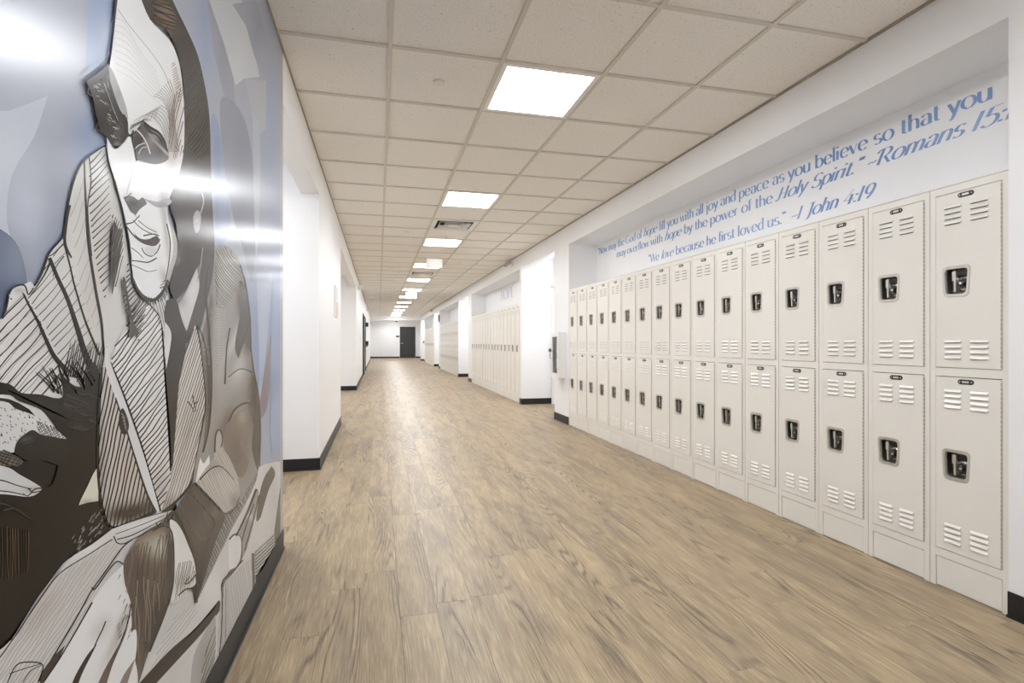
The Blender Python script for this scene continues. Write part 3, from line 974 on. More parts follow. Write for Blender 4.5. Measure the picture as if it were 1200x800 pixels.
# the second line runs on behind the near pillar
g2, w2 = layout(r2)
g2b, w2b = layout([('may overflow with ', 0), ('hope', 1), (' by the power of the ', 0), ('Holy Spirit." ~Romans 15:', 1)])
span = 5.70 - 1.755
lettering('lettering', r2, 5.70, 5.70 - span * w2 / (w2b - 0.20), 1.040 + EYE, 0.0555, XT, M_BLUE, 'middle line of blue lettering above the lockers, naming the Holy Spirit', G_)
lettering('lettering', [('"We ', 0), ('love', 1), (' because he first loved us." ', 0), ('~I John 4:19', 1)],
          4.95, 2.385, 0.862 + EYE, 0.0555, XT, M_BLUE, 'lowest line of blue lettering above the lockers, ending 4:19', G_)
GLs = dict(GL)
GL['H'] = GL['H2']
lettering('lettering', [('HOPE', 0)], 11.75, 10.5, 2.09, 0.165, XT, M_BLUEPALE, 'tall pale blue HOPE lettering above the second lockers', 'word lettering above the second lockers', 0.17)
GL['H'] = GLs['H']

# ------------------------------------------------------------------ the wall mural: a flat glossy print, drawn as vector shapes
# The drawing is plotted in the picture-plane units of the survey photograph and carried to metres on the wall plane once, here.
XM = XL + 0.0012
_s, _c = math.sin(YAW), math.cos(YAW)
def wallpt(x, y):
    t = (x - PX0) / FPX
    Y = XM * (_c - t * _s) / (_s + t * _c)
    d = XM * _s + Y * _c
    return Y, EYE + (PY0 - y) * d / FPX

def ink(c):
    """ink curve of the print: deep blacks, clean whites"""
    out = []
    for k, v in enumerate(c):
        if v < 130:
            v = v * (0.26 + 0.74 * v / 130.0)
        out.append(min(255, v * (0.965, 0.985, 1.015)[k]))
    return out

class Print:
    def __init__(self):
        self.v, self.f, self.c, self.layer = [], [], [], 0.0
    def up(self, k=1.0):
        self.layer += 0.00003 * k
    def put(self, pts, faces, cols):
        o = len(self.v)
        for (x, y) in pts:
            Y, Z = wallpt(x, y)
            self.v.append((XM + self.layer, Y, max(0.102, min(ZC - 0.002, Z))))
        self.c += [lin(ink(c)) for c in cols]
        self.f += [tuple(i + o for i in f) for f in faces]
P = Print()

def smooth(pts, closed=True, n=4):
    """Catmull-Rom through the points; a point given with a third value stays a sharp corner"""
    m = len(pts)
    out = []
    rng = range(m) if closed else range(m - 1)
    for i in rng:
        p1, p2 = pts[i], pts[(i + 1) % m]
        p0 = pts[(i - 1) % m] if (closed or i > 0) else p1
        p3 = pts[(i + 2) % m] if (closed or i + 2 < m) else p2
        if len(p1) > 2: p0 = p1
        if len(p2) > 2: p3 = p2
        for k in range(n):
            t = k / n
            q = []
            for a in (0, 1):
                q.append(0.5 * (2 * p1[a] + (p2[a] - p0[a]) * t + (2 * p0[a] - 5 * p1[a] + 4 * p2[a] - p3[a]) * t * t + (3 * p1[a] - p0[a] - 3 * p2[a] + p3[a]) * t ** 3))
            out.append(tuple(q))
    if not closed:
        out.append(tuple(pts[-1][:2]))
    return out

def shade(base, blobs):
    """soft airbrush areas of ink: (x, y, rx, ry, angle, colour, strength)"""
    bl = []
    for x, y, rx, ry, a, col, st in blobs:
        a = math.radians(a)
        bl.append((x, y, rx, ry, math.cos(a), math.sin(a), col, st))
    def f(x, y):
        c = list(base)
        for bx, by, rx, ry, ca, sa, col, st in bl:
            dx, dy = x - bx, y - by
            u, v = (dx * ca + dy * sa) / rx, (-dx * sa + dy * ca) / ry
            w = st * math.exp(-(u * u + v * v))
            if w > 0.003:
                for k in range(3):
                    c[k] += (col[k] - c[k]) * w
        return c
    return f

def fill(pts, col, blobs=None, sm=True, step=None, n=4):
    pts = smooth(pts, True, n) if sm else [tuple(p[:2]) for p in pts]
    P.up()
    tris = tessellate_polygon([[Vector((x, y, 0)) for x, y in pts]])
    if not blobs:
        P.put(pts, tris, [col] * len(pts))
        P.up()
        return pts
    fn = shade(col, blobs)
    step = step or 9.0
    out, fs, idx = [], [], {}
    def vid(p):
        k = (round(p[0], 3), round(p[1], 3))
        if k not in idx:
            idx[k] = len(out)
            out.append(p)
        return idx[k]
    stack = [(pts[a], pts[b], pts[c], 0) for a, b, c in tris]
    while stack:
        a, b, c, lev = stack.pop()
        l = [math.hypot(a[0] - b[0], a[1] - b[1]), math.hypot(b[0] - c[0], b[1] - c[1]), math.hypot(c[0] - a[0], c[1] - a[1])]
        m = max(l)
        if m < step or lev > 14:
            fs.append((vid(a), vid(b), vid(c)))
            continue
        k = l.index(m)
        p, q, r = ((a, b, c), (b, c, a), (c, a, b))[k]
        h = ((p[0] + q[0]) / 2, (p[1] + q[1]) / 2)
        stack.append((p, h, r, lev + 1)); stack.append((h, q, r, lev + 1))
    P.put(out, fs, [fn(x, y) for x, y in out])
    P.up()
    return pts

def stroke(pts, w0, w1, col, sm=True, wmid=None, n=4):
    pts = smooth(pts, False, n) if sm and len(pts) > 2 else [tuple(p[:2]) for p in pts]
    m = len(pts)
    w0, w1 = [w * 1.35 + 0.1 if w < 1.25 else w * 1.08 + 0.1 for w in (w0, w1)]
    if wmid is not None: wmid *= 1.08
    L, R = [], []
    for i, (x, y) in enumerate(pts):
        a, b_ = pts[max(0, i - 1)], pts[min(m - 1, i + 1)]
        dx, dy = b_[0] - a[0], b_[1] - a[1]
        l = math.hypot(dx, dy) or 1
        t = i / (m - 1)
        w = w0 + (w1 - w0) * t
        if wmid is not None:
            w = (w0 * (1 - t) + w1 * t) + (wmid - (w0 + w1) / 2) * math.sin(math.pi * t)
        L.append((x - dy / l * w / 2, y + dx / l * w / 2)); R.append((x + dy / l * w / 2, y - dx / l * w / 2))
    P.put(L + R, [(i, i + 1, m + i + 1, m + i) for i in range(m - 1)], [col] * (2 * m))

hr = random.Random(5)
def hatch(poly, ang, gap, w, col, wob=0.5, bend=0.0, keep=1.0, taper=0.5, jit=0.15):
    """parallel engraving lines clipped to a polygon"""
    P.up()
    a = math.radians(ang)
    ux, uy = math.cos(a), math.sin(a)
    uv = [(x * ux + y * uy, -x * uy + y * ux) for x, y in poly]
    v0, v1 = min(q[1] for q in uv), max(q[1] for q in uv)
    v = v0 + gap / 2
    while v < v1:
        xs = []
        for i in range(len(uv)):
            p, q = uv[i], uv[(i + 1) % len(uv)]
            if (p[1] > v) != (q[1] > v):
                xs.append(p[0] + (v - p[1]) / (q[1] - p[1]) * (q[0] - p[0]))
        xs.sort()
        for s0, s1 in zip(xs[::2], xs[1::2]):
            if s1 - s0 < 1.5 or hr.random() > keep: continue
            e0, e1 = s0 + hr.random() * (s1 - s0) * (1 - keep) * 0.5, s1 - hr.random() * (s1 - s0) * (1 - keep) * 0.5
            k = max(3, int((e1 - e0) / 9))
            ph = hr.random() * 6
            pts = []
            for i in range(k + 1):
                t = i / k
                s = e0 + (e1 - e0) * t
                vv = v + wob * math.sin(ph + s * 0.11) + bend * math.sin(math.pi * t)
                pts.append((s * ux - vv * uy, s * uy + vv * ux))
            stroke(pts, w, w * taper, col, sm=False)
        v += gap * (1 + jit * (hr.random() - 0.5) * 2)

INK, DK, MID, LT, WH = (38, 34, 31), (74, 68, 63), (140, 132, 124), (204, 200, 193), (226, 223, 218)
# ---- background: soft blue and grey panels
bg = []
BG = [(40, 60, 60, 90, 0, (178, 180, 188), 0.9), (70, 200, 40, 60, 20, (150, 152, 162), 0.8), (105, 170, 22, 40, 0, (134, 147, 176), 0.9), (118, 20, 14, 60, 0, (144, 155, 180), 0.8),
      (30, 250, 28, 60, 0, (192, 196, 204), 0.8), (15, 330, 25, 50, 0, (108, 112, 126), 0.7), (62, 300, 24, 60, 20, (130, 136, 154), 0.7),
      (240, 40, 14, 60, 0, (150, 160, 186), 0.8), (316, 120, 10, 120, 0, (154, 166, 190), 0.9), (300, 420, 30, 110, 0, (134, 147, 176), 0.95), (325, 400, 8, 150, 0, (144, 158, 188), 0.9)]
gridp = []
xs = [-1200, -600, -300, -160, -80] + list(range(-40, 329, 8)) + [328.3]
ys = list(range(-40, 840, 12))
fnb = shade((168, 170, 178), BG)
pts = []
for x in xs:
    for y in ys:
        t = (PX0 - x)
        # follow the wall's own perspective so that far-left columns still reach floor and ceiling
        d_ = XM * _s + wallpt(x, PY0)[0] * _c
        zz = ZC + 0.02 - (y + 40) / 880.0 * (ZC + 0.05)
        pts.append((x, PY0 - (zz - EYE) * FPX / d_))
m_ = len(ys)
fs = [(i * m_ + j, i * m_ + j + 1, (i + 1) * m_ + j + 1, (i + 1) * m_ + j) for i in range(len(xs) - 1) for j in range(m_ - 1)]
P.put(pts, fs, [fnb(x, y) for x, y in pts])
# translucent-looking panels of the backdrop (flat tints)
fill([(-120, 60), (-20, 130), (56, 112, 1), (40, 160), (14, 205), (8, 260), (20, 330), (-40, 360), (-160, 380)], (186, 189, 196), [(0, 180, 40, 60, 0, (200, 203, 208), .6)], n=3)
fill([(-60, 240), (0, 268), (22, 290), (31, 325), (30, 345, 1), (0, 380, 1), (-70, 400)], (116, 120, 134), [(20, 300, 14, 30, 0, (132, 138, 152), .7), (0, 350, 20, 20, 0, (92, 96, 110), .6)])
fill([(105, 0, 1), (132, 0, 1), (128, 40), (122, 70), (104, 84, 1), (101, 60)], (154, 166, 190), [(125, 40, 9, 30, 0, (180, 188, 204), .7)])
fill([(240, -20, 1), (266, -20, 1), (272, 70), (276, 130), (262, 110), (250, 60)], (156, 157, 164), [(262, 60, 8, 40, 0, (140, 142, 152), .5)], sm=False)
fill([(245, 0, 1), (283, 0, 1), (296, 50), (304, 90), (286, 92), (276, 100), (262, 50)], (196, 197, 198), [(280, 60, 14, 40, 10, (208, 208, 208), .7)], sm=False)
fill([(272, 5, 1), (300, 0, 1), (316, 60), (314, 120), (311, 94, 1), (298, 66), (288, 30)], (160, 163, 172), [(300, 40, 10, 30, 10, (142, 147, 160), .6)], sm=False)
fill([(287, 92, 1), (312, 95, 1), (312, 150), (302, 160), (294, 130)], (176, 178, 182), sm=False)
fill([(258, 118), (276, 122), (290, 152), (297, 200), (299, 260), (296, 330), (284, 290), (272, 250), (262, 190)], (146, 149, 160), [(285, 220, 10, 60, 0, (132, 136, 148), .7), (266, 160, 8, 40, 0, (150, 152, 160), .6)])
fill([(247, 140), (256, 146), (262, 190), (270, 260), (256, 290), (248, 250)], (150, 160, 184), [(254, 220, 5, 60, 0, (124, 132, 156), .6)])
fill([(296, 130, 1), (304, 160), (304, 250), (300, 300), (297, 220)], (176, 182, 194))
fill([(300, 320, 1), (319, 320, 1), (314, 390), (304, 470), (303, 400)], (164, 172, 190), [(308, 400, 5, 60, 0, (176, 186, 206), .6)])
fill([(319, 390), (314, 470), (306, 490), (303, 482), (312, 420)], (136, 128, 134), [(310, 470, 6, 24, 0, (120, 112, 116), .6)])
fill([(320, 330, 1), (328, 330, 1), (328, 520, 1), (318, 530), (317, 440)], (148, 162, 190))

# ---- table, books, right-hand corner
fill([(110, 860, 1), (60, 860, 1), (140, 690), (160, 640), (200, 620), (240, 640), (262, 640, 1), (226, 760), (190, 860, 1)], (200, 196, 190))
fill([(40, 548, 1), (66, 556), (80, 600), (70, 660), (20, 740), (-60, 860), (-400, 1400, 1), (-400, 600, 1), (-40, 470), (60, 480)], (40, 35, 32))
fill([(-60, 440), (116, 436), (116, 585), (205, 585), (212, 620), (150, 650), (60, 770), (-60, 900)], (40, 35, 32), sm=False)
fill([(128, 620), (200, 598), (206, 640), (170, 812), (40, 812), (0, 758), (76, 656)], (200, 196, 190), sm=False)
tb = fill([(226, 708, 1), (262, 640), (298, 556), (318, 542), (328.2, 541, 1), (328.2, 655, 1), (230, 860, 1), (120, 860, 1), (190, 750)], (206, 202, 196), [(250, 690, 20, 40, -30, (222, 219, 214), .7), (320, 570, 8, 40, 0, (190, 186, 182), .7)])
hatch([(226, 708), (232, 716), (190, 776), (172, 790), (205, 720)], -52, 3.2, .5, (160, 155, 150))
fill([(256, 703, 1), (259, 712), (236, 742), (206, 775), (172, 812, 1), (152, 812, 1), (196, 764), (228, 736)], (70, 62, 57), [(215, 760, 20, 5, -42, (46, 41, 38), .8)])
for k in range(5):
    stroke([(255 - k, 706 + k * 2), (225 - k * 3, 742 + k * 2.4), (180 - k * 4, 792 + k * 3)], .5, .5, INK)
fill([(258, 716, 1), (240, 742), (222, 770), (196, 812, 1), (222, 812, 1), (238, 780), (250, 748)], (208, 204, 198))
fill([(252, 720, 1), (252, 760), (246, 812, 1), (222, 812, 1), (226, 770), (240, 740)], (176, 171, 164), [(240, 780, 8, 30, 0, (150, 144, 137), .7)])
hatch([(252, 730), (252, 770), (240, 812), (234, 800), (240, 765)], -70, 3, .6, (92, 86, 80))
# book block: spines and pages
bk = fill([(259, 686, 1), (286, 660, 1), (300, 648, 1), (303, 700, 1), (258, 790, 1), (252, 800, 1), (255, 740, 1)], (196, 192, 186), [(262, 740, 6, 50, 0, (180, 175, 168), .6), (290, 680, 6, 30, 0, (212, 208, 203), .6)], sm=False)
hatch(bk, 82, 3.0, .35, (170, 165, 158))
stroke([(296, 648), (297, 704)], 3.2, 2.6, (128, 121, 114)); stroke([(299, 646), (300, 700)], 1.0, 1.0, DK)
stroke([(260, 690), (259, 740), (254, 796)], .9, .8, DK); stroke([(264, 684), (264, 740), (260, 790)], .5, .5, MID)
pg = fill([(299, 645, 1), (310, 634), (321, 624, 1), (321, 650, 1), (312, 660), (299, 674, 1)], (190, 185, 178))
P.up()
for k in range(7):
    stroke([(299, 647 + k * 4), (309, 638 + k * 3.9), (321, 627 + k * 3.6)], .7, .6, (84, 78, 72))
fill([(299, 676, 1), (312, 662), (322, 651, 1), (326, 655, 1), (302, 703, 1)], (78, 73, 69))
fill([(328.2, 570, 1), (324, 600), (321, 622, 1), (322, 651, 1), (328.2, 660, 1)], (116, 108, 101), [(325, 630, 3, 20, 0, (92, 85, 79), .6)])
# tumbler and pens on the table
fill([(268, 634), (274, 627), (281, 629, 1), (283, 634), (281, 655), (276, 664), (268, 670, 1), (267, 650)], (224, 221, 216), [(278, 650, 3, 16, 0, (205, 200, 194), .7)])
stroke([(268, 632), (274, 626), (280, 627), (283, 634), (282, 654), (276, 665), (267, 671)], 1.4, 1.2, INK)
fill([(300, 572, 1), (303, 580), (297, 612), (288, 645, 1), (283, 655, 1), (283, 632), (277, 625, 1), (288, 600)], (152, 145, 137), [(293, 606, 3, 20, -60, (196, 190, 183), .8)])
stroke([(300, 573), (288, 603), (276, 628)], 2.6, 1.4, INK); stroke([(303, 580), (296, 610), (286, 645)], 1.6, 1.0, DK)
stroke([(297, 590), (288, 615), (283, 634)], 1.0, .8, INK)
fill([(318, 546, 1), (322, 556), (314, 575), (305, 606, 1), (300, 610), (303, 582), (309, 560)], (92, 85, 80), [(312, 565, 5, 10, 0, (70, 64, 60), .6)])
fill([(258, 690, 1), (267, 670), (276, 664), (284, 656, 1), (272, 672), (262, 684), (261, 700, 1)], (118, 111, 104))
stroke([(259, 688), (262, 678), (272, 670), (284, 656)], 1.4, 1.0, INK)

# ---- jacket, left side and chest
jk = fill([(-400, 470, 1), (-60, 402), (0, 372), (9, 344), (20, 334), (37, 336), (47, 320), (56, 295), (72, 277), (76, 252), (83, 218), (92, 195), (103, 182), (121, 170, 1), (126, 192), (136, 226), (144, 262, 1), (149, 300), (153, 330), (160, 346), (172, 354), (188, 350), (196, 346, 1), (200, 420), (200, 560), (190, 600, 1), (110, 620, 1), (60, 520), (20, 472), (-60, 470), (-400, 500, 1)],
          LT, [(110, 330, 14, 90, 8, (196, 187, 176), .7), (60, 390, 30, 40, 0, (196, 192, 187), .7), (20, 430, 40, 20, 0, (214, 210, 205), .7), (120, 200, 12, 30, 20, (212, 209, 205), .7)])
# striped cloth of sleeve and shoulder
hatch([(-160, 440), (0, 376), (12, 346), (24, 340), (46, 375), (66, 425), (75, 450), (45, 470), (0, 455), (-160, 470)], -47, 9.5, 1.5, (52, 47, 44), wob=.8, taper=.55)
hatch([(-160, 440), (0, 376), (12, 346), (24, 340), (46, 375), (66, 425), (75, 450), (45, 470), (0, 455), (-160, 470)], -47, 9.5, .55, (118, 112, 106), wob=.8)
hatch([(26, 342), (40, 338), (56, 304), (76, 350), (98, 420), (112, 445), (92, 452), (70, 425), (48, 375)], -49, 7.5, .8, (86, 80, 75), wob=.8)
hatch([(58, 296), (74, 280), (78, 292), (92, 335), (110, 400), (116, 430), (100, 418), (76, 345)], -49, 9, .7, (110, 104, 98), wob=.8, keep=.8)
hatch([(104, 186), (121, 174), (126, 200), (128, 250), (127, 330), (121, 352), (110, 300), (103, 245)], -46, 6.2, 1.1, (84, 78, 73), wob=.8, taper=.4)
hatch([(80, 245), (96, 200), (100, 230), (104, 290), (112, 350), (116, 385), (104, 370), (90, 320)], -70, 9, .5, (150, 145, 138), wob=.8)
for pl, a, b_, mid in (
        ([(0, 373), (6, 358), (9, 344), (20, 334), (36, 336), (47, 320), (56, 296), (72, 276), (76, 250), (83, 218), (92, 195), (104, 182), (122, 170)], 1.6, 1.4, 2.4),
        ([(97, 188), (99, 240), (102, 285), (110, 337), (117, 375), (119, 400), (121, 424)], 1.6, 2.2, 3.2),
        ([(103, 184), (105, 215), (101, 245), (106, 300)], 1.0, .6, 1.4),
        ([(73, 284), (80, 310), (86, 336), (99, 378), (115, 416)], 1.6, 2.6, 2.0),
        ([(56, 302), (66, 326), (78, 352), (90, 388), (100, 420), (114, 446)], 4.0, 9.0, 5.0),
        ([(22, 336), (30, 354), (42, 376), (52, 398), (62, 418), (78, 436)], 1.6, 6.0, 3.6),
        ([(58, 304), (50, 322), (34, 346)], 2.6, .8, 1.6), ([(72, 286), (62, 296), (56, 300)], 1.4, .8, 1.0),
        ([(73, 300), (64, 312), (60, 324)], .9, .5, .8), ([(80, 240), (76, 258), (74, 284), (82, 302)], 2.6, 1.2, 3.4),
        ([(36, 366), (46, 380), (44, 392)], .8, .5, .7)):
    P.up(); stroke(pl, a, b_, INK, wmid=mid)
fill([(8, 346), (12, 338), (20, 335), (28, 332), (34, 330), (38, 338), (30, 346), (22, 342), (14, 350)], (206, 204, 200), [(20, 340, 5, 4, 0, (150, 146, 142), .6)])
stroke([(8, 345), (12, 338), (20, 334), (27, 335), (31, 345), (37, 337)], 1.6, 1.4, INK)
# deep shadow under the arm
sh = fill([(64, 420), (72, 440), (86, 452), (97, 452, 1), (100, 438), (108, 424), (117, 446), (116, 490), (113, 540), (114, 580), (120, 603), (130, 620, 1), (108, 640), (78, 655), (62, 672), (42, 700), (20, 735), (0, 768), (-90, 880, 1), (-400, 1400, 1), (-400, 620, 1), (-60, 545), (0, 546, 1), (20, 556), (46, 571, 1), (60, 566), (68, 530), (62, 500, 1), (46, 480), (20, 470), (0, 462), (-80, 470), (-80, 450), (0, 448), (22, 460), (45, 462), (60, 466, 1), (72, 462)],
          (40, 35, 32), [(90, 430, 24, 14, 40, (62, 57, 53), .7), (5, 690, 16, 60, 0, (70, 62, 55), .6), (-20, 640, 30, 20, 0, (60, 54, 48), .5)])
P.up()
for k in range(26):            # feathered strokes where the shadow breaks into the cloth
    a = hr.uniform(-2.5, -1.9); x, y = hr.uniform(58, 112), hr.uniform(446, 470)
    l = hr.uniform(16, 34)
    stroke([(x, y), (x + math.cos(a) * l * .5 + 2, y + math.sin(a) * l * .5), (x + math.cos(a) * l, y + math.sin(a) * l - 2)], 2.0, .3, INK)
for k in range(16):
    x = 72 + k * 2.6
    stroke([(x, 440 + k * .5), (x + 5, 425 + hr.uniform(-6, 2)), (x + 9, 404 + hr.uniform(-8, 4))], 1.8, .3, (60, 55, 50))
for k in range(12):
    x, y = 2 + k * 5, 455 + k * 2.4
    stroke([(x, y), (x + 16, y + 7), (x + 30, y + 16)], 1.6, .5, INK)
P.up()
for k in range(34):            # pale scratches inside the shadow
    x, y = hr.uniform(70, 108), hr.uniform(455, 500)
    stroke([(x, y), (x + 6, y + 3), (x + 13, y + 4 + hr.uniform(-2, 2))], .5, .2, (92, 86, 80))
# cuff and sleeve of the left arm
cf = fill([(-60, 470, 1), (0, 470), (16, 479), (36, 486), (58, 499), (76, 514, 1), (52, 512), (34, 508), (20, 516), (14, 530), (-60, 528, 1)], (202, 199, 194), [(30, 490, 20, 6, 20, (214, 211, 200), .6)])
P.up()
for k in range(120):
    x = hr.uniform(-10, 62); y = 474 + hr.random() * 46 + max(0, x - 20) * .2
    if 470 + x * .45 < y < (528 - max(0, x - 14) * .35 if x < 36 else 506 + (x - 36) * .2):
        stroke([(x, y), (x + 1.5, y + 1.8)], .7, .4, (88, 82, 77), sm=False)
hatch([(40, 492), (60, 501), (76, 514), (52, 512), (42, 506)], 60, 2.2, .6, (70, 64, 60)); hatch([(40, 492), (60, 501), (76, 514), (52, 512), (42, 506)], -30, 2.6, .5, (80, 74, 70))
fill([(14, 528), (18, 516), (30, 506), (37, 504), (46, 509), (62, 512), (76, 516, 1), (74, 545), (50, 540), (30, 540), (16, 532)], (58, 55, 51), [(28, 515, 10, 5, -20, (104, 100, 95), .7)])
for k in range(6):
    stroke([(20, 520 + k * 3), (44, 515 + k * 4.6), (74, 520 + k * 5)], .9, .5, INK)
rock = fill([(-60, 526, 1), (0, 528), (12, 532), (24, 540), (18, 546), (6, 546), (-60, 548, 1)], (112, 106, 100))
hatch(rock, 20, 3, .9, INK, wob=1.2); hatch(rock, -60, 4, .8, INK, wob=1.0)
sl = fill([(-60, 540, 1), (0, 546), (20, 556), (38, 566), (47, 572, 1), (40, 579), (28, 582), (0, 579), (-60, 578, 1)], (196, 194, 190), [(35, 574, 10, 4, 0, (150, 138, 132), .6)])
for pl in ([(-20, 560), (0, 563), (18, 569), (34, 573)], [(-20, 574), (6, 576), (26, 580)], [(47, 572), (38, 573), (30, 581), (24, 578)], [(30, 572), (36, 577), (44, 575)]):
    stroke(pl, 1.2, .6, INK)
P.up()
for k in range(20):
    x = -30 + k * 3.2
    stroke([(x, 612 + k * .5), (x + hr.uniform(-1, 1), 650), (x + hr.uniform(-2, 2), 690 - k)], 1.0, .3, hr.choice([(78, 68, 58), (100, 86, 70), (58, 50, 44)]))
stroke([(-40, 586), (0, 590), (20, 600), (40, 612)], 2.2, .6, (82, 76, 70)); stroke([(0, 598), (12, 596), (24, 600)], 1, .4, (90, 84, 78))
tri = fill([(113, 546, 1), (107, 555), (100, 570), (92, 586), (90, 592, 1), (100, 589), (113, 587, 1)], (206, 202, 184), [(100, 588, 10, 3, 0, (150, 146, 134), .7), (111, 551, 3, 5, 0, (150, 148, 140), .6)])
P.up()
for k in range(46):
    x = hr.uniform(82, 118); y = 645 - (x - 80) * .9 + hr.uniform(-16, 12)
    if y < 650: stroke([(x, y), (x + 2.5, y - 4)], .7, .3, (150, 144, 136), sm=False)

# ---- waistcoat panels
vl = fill([(122, 402, 1), (127, 426), (143, 470), (152, 495), (165, 535), (176, 575), (184, 598, 1), (160, 606), (140, 616), (127, 619), (118, 598), (114, 560), (113, 510), (115, 460), (118, 425)], (190, 182, 173), [(116, 540, 5, 60, 0, (118, 110, 103), .6), (150, 600, 30, 12, -12, (54, 48, 44), .95), (150, 560, 16, 30, 10, (188, 174, 162), .7), (180, 595, 10, 20, 0, (60, 54, 50), .7)])
hatch(vl, 102, 4.6, 1.5, (58, 51, 47), wob=.4, taper=.8)
stroke([(117, 430), (113, 500), (113, 560), (119, 600), (129, 618), (150, 612), (182, 599)], 3, 3.4, INK, wmid=3.0)
vr = fill([(127, 424, 1), (134, 404), (148, 376), (158, 354), (172, 354), (187, 352, 1), (189, 385), (191, 430), (194, 480), (198, 530), (199, 555), (196, 582), (186, 600, 1), (176, 566), (165, 526), (150, 482), (138, 450)], (214, 211, 205), [(186, 570, 12, 30, 0, (176, 168, 160), .7), (150, 420, 14, 30, -30, (222, 220, 216), .6)])
hatch(vr, -52, 5.0, 1.15, (78, 72, 67), wob=1.1, taper=.6)
stroke([(127, 424), (138, 450), (150, 482), (165, 526), (178, 572), (186, 599)], 1.6, 2.6, INK)
stroke([(187, 352), (189, 390), (192, 440), (196, 500), (199, 552)], 1.6, 3.0, INK)
fill([(121, 398, 1), (127, 424), (142, 464), (153, 494), (166, 532), (178, 572), (185, 598, 1), (180, 600), (170, 578), (156, 536), (146, 504), (133, 466), (121, 428)], (210, 207, 203))
stroke([(133, 466), (146, 504), (156, 536), (170, 578), (181, 600)], 1.4, 2.4, INK)
bt = fill([(137, 488), (141, 478), (146, 486), (149, 500), (144, 510), (138, 502)], (58, 53, 49))
P.up()
for k in range(5):
    stroke([(140 + k, 484 + k * 4), (144 + k * .6, 490 + k * 3.6)], .7, .4, (150, 144, 138), sm=False)
p2 = fill([(228, 378, 1), (232, 398), (236, 420), (240, 468, 1), (236, 498), (228, 540), (222, 566), (212, 580), (200, 590), (187, 600, 1), (194, 575), (199, 552), (203, 500), (208, 450), (217, 410)], (200, 194, 185), [(215, 520, 10, 60, 10, (188, 176, 164), .6), (225, 430, 8, 30, 0, (212, 207, 199), .6), (195, 590, 14, 10, 0, (120, 112, 105), .6)])
hatch(p2, 108, 2.9, .75, (112, 104, 97), wob=.3)
stroke([(228, 378), (234, 406), (240, 468), (236, 498), (228, 542), (222, 566), (206, 586), (188, 600)], 2.2, 2.6, INK)
P.up()
for pl in ([(218, 470), (223, 476), (225, 482)], [(224, 462), (226, 474), (228, 482)], [(226, 474), (230, 470)]):
    stroke(pl, .8, .5, DK)

# ---- jacket, right side
jr = fill([(203, 345, 1), (216, 320), (240, 300), (252, 291), (262, 287), (272, 294), (280, 308), (287, 332), (291, 365), (294, 420), (301, 462), (304, 500), (302, 550), (292, 580), (270, 620, 1), (228, 707, 1), (222, 660, 1), (224, 566), (236, 500), (240, 468), (233, 400), (228, 378), (214, 400), (206, 370)],
          (150, 145, 139), [(262, 320, 14, 24, 20, (186, 182, 175), .9), (284, 350, 8, 30, 0, (84, 79, 75), .9), (255, 390, 6, 70, 0, (186, 180, 173), .8), (243, 400, 4, 80, 4, (104, 98, 93), .9), (232, 345, 8, 40, 15, (78, 74, 72), .95), (276, 395, 5, 30, 25, (196, 191, 184), .9), (288, 410, 6, 16, 0, (70, 65, 61), .9), (280, 430, 9, 24, 20, (192, 187, 180), .8), (297, 470, 8, 40, 0, (78, 72, 67), .9), (250, 480, 7, 40, 0, (150, 140, 132), .8), (262, 500, 8, 30, 20, (104, 97, 91), .7), (285, 520, 10, 40, 0, (116, 108, 100), .8), (222, 360, 6, 26, 20, (70, 66, 64), .9)], step=6)
fill([(237, 300), (249, 290), (248, 320), (241, 352), (233, 386), (228, 378, 1), (217, 402), (213, 394, 1), (224, 362), (231, 336)], (76, 72, 71), [(226, 372, 5, 16, 20, (104, 99, 96), .6), (244, 300, 4, 10, 0, (96, 94, 96), .6)], step=6)
fill([(279, 330), (287, 340), (292, 376), (293, 412), (286, 402), (278, 420, 1), (274, 404), (280, 366)], (86, 81, 78), [(282, 350, 4, 14, 0, (112, 106, 102), .7), (290, 390, 3, 16, 0, (64, 60, 57), .7)], step=6)
fill([(293, 432, 1), (300, 466), (304, 505), (301, 552, 1), (294, 525), (297, 485)], (78, 73, 69), [(297, 500, 3, 30, 0, (58, 54, 51), .7)], step=6)
fill([(233, 400, 1), (240, 372), (246, 345), (245, 400), (247, 450), (243, 500), (236, 530, 1), (240, 468), (236, 420)], (118, 112, 107), [(243, 440, 2, 60, 0, (72, 67, 64), .8), (238, 410, 2, 20, 0, (150, 144, 138), .6)], step=6)
hatch([(252, 294), (262, 289), (272, 296), (281, 312), (286, 330), (276, 340), (262, 362), (252, 360), (250, 320)], 52, 2.6, .55, (110, 105, 100), wob=.4, bend=2.5)
hatch([(250, 340), (262, 350), (258, 420), (252, 440), (249, 390)], 8, 3.0, .4, (136, 130, 124), wob=.3)
for pl, a, b_, c_ in (([(244, 310), (240, 345), (244, 400), (246, 450), (243, 500), (236, 530)], 1.6, 1.6, 2.6), ([(268, 384), (264, 410), (262, 450)], 1.0, 1.6, 1.4), ([(292, 380), (284, 400), (278, 412)], 2, .6, 1.4),
                      ([(294, 436), (280, 432), (266, 442)], 1.4, .6, 1.0), ([(300, 478), (290, 472), (281, 474), (272, 482), (266, 496)], 1.8, 1.6, 2.2), ([(230, 380), (238, 402), (242, 432)], 1.0, .8, 1.2),
                      ([(280, 310), (287, 334), (292, 372), (294, 420), (302, 464), (304, 500), (303, 546)], .9, 1.4, 1.2)):
    P.up(); stroke(pl, a, b_, (58, 53, 50), wmid=c_)
fill([(272, 496), (282, 492), (284, 500), (276, 503), (270, 502)], (74, 68, 64))
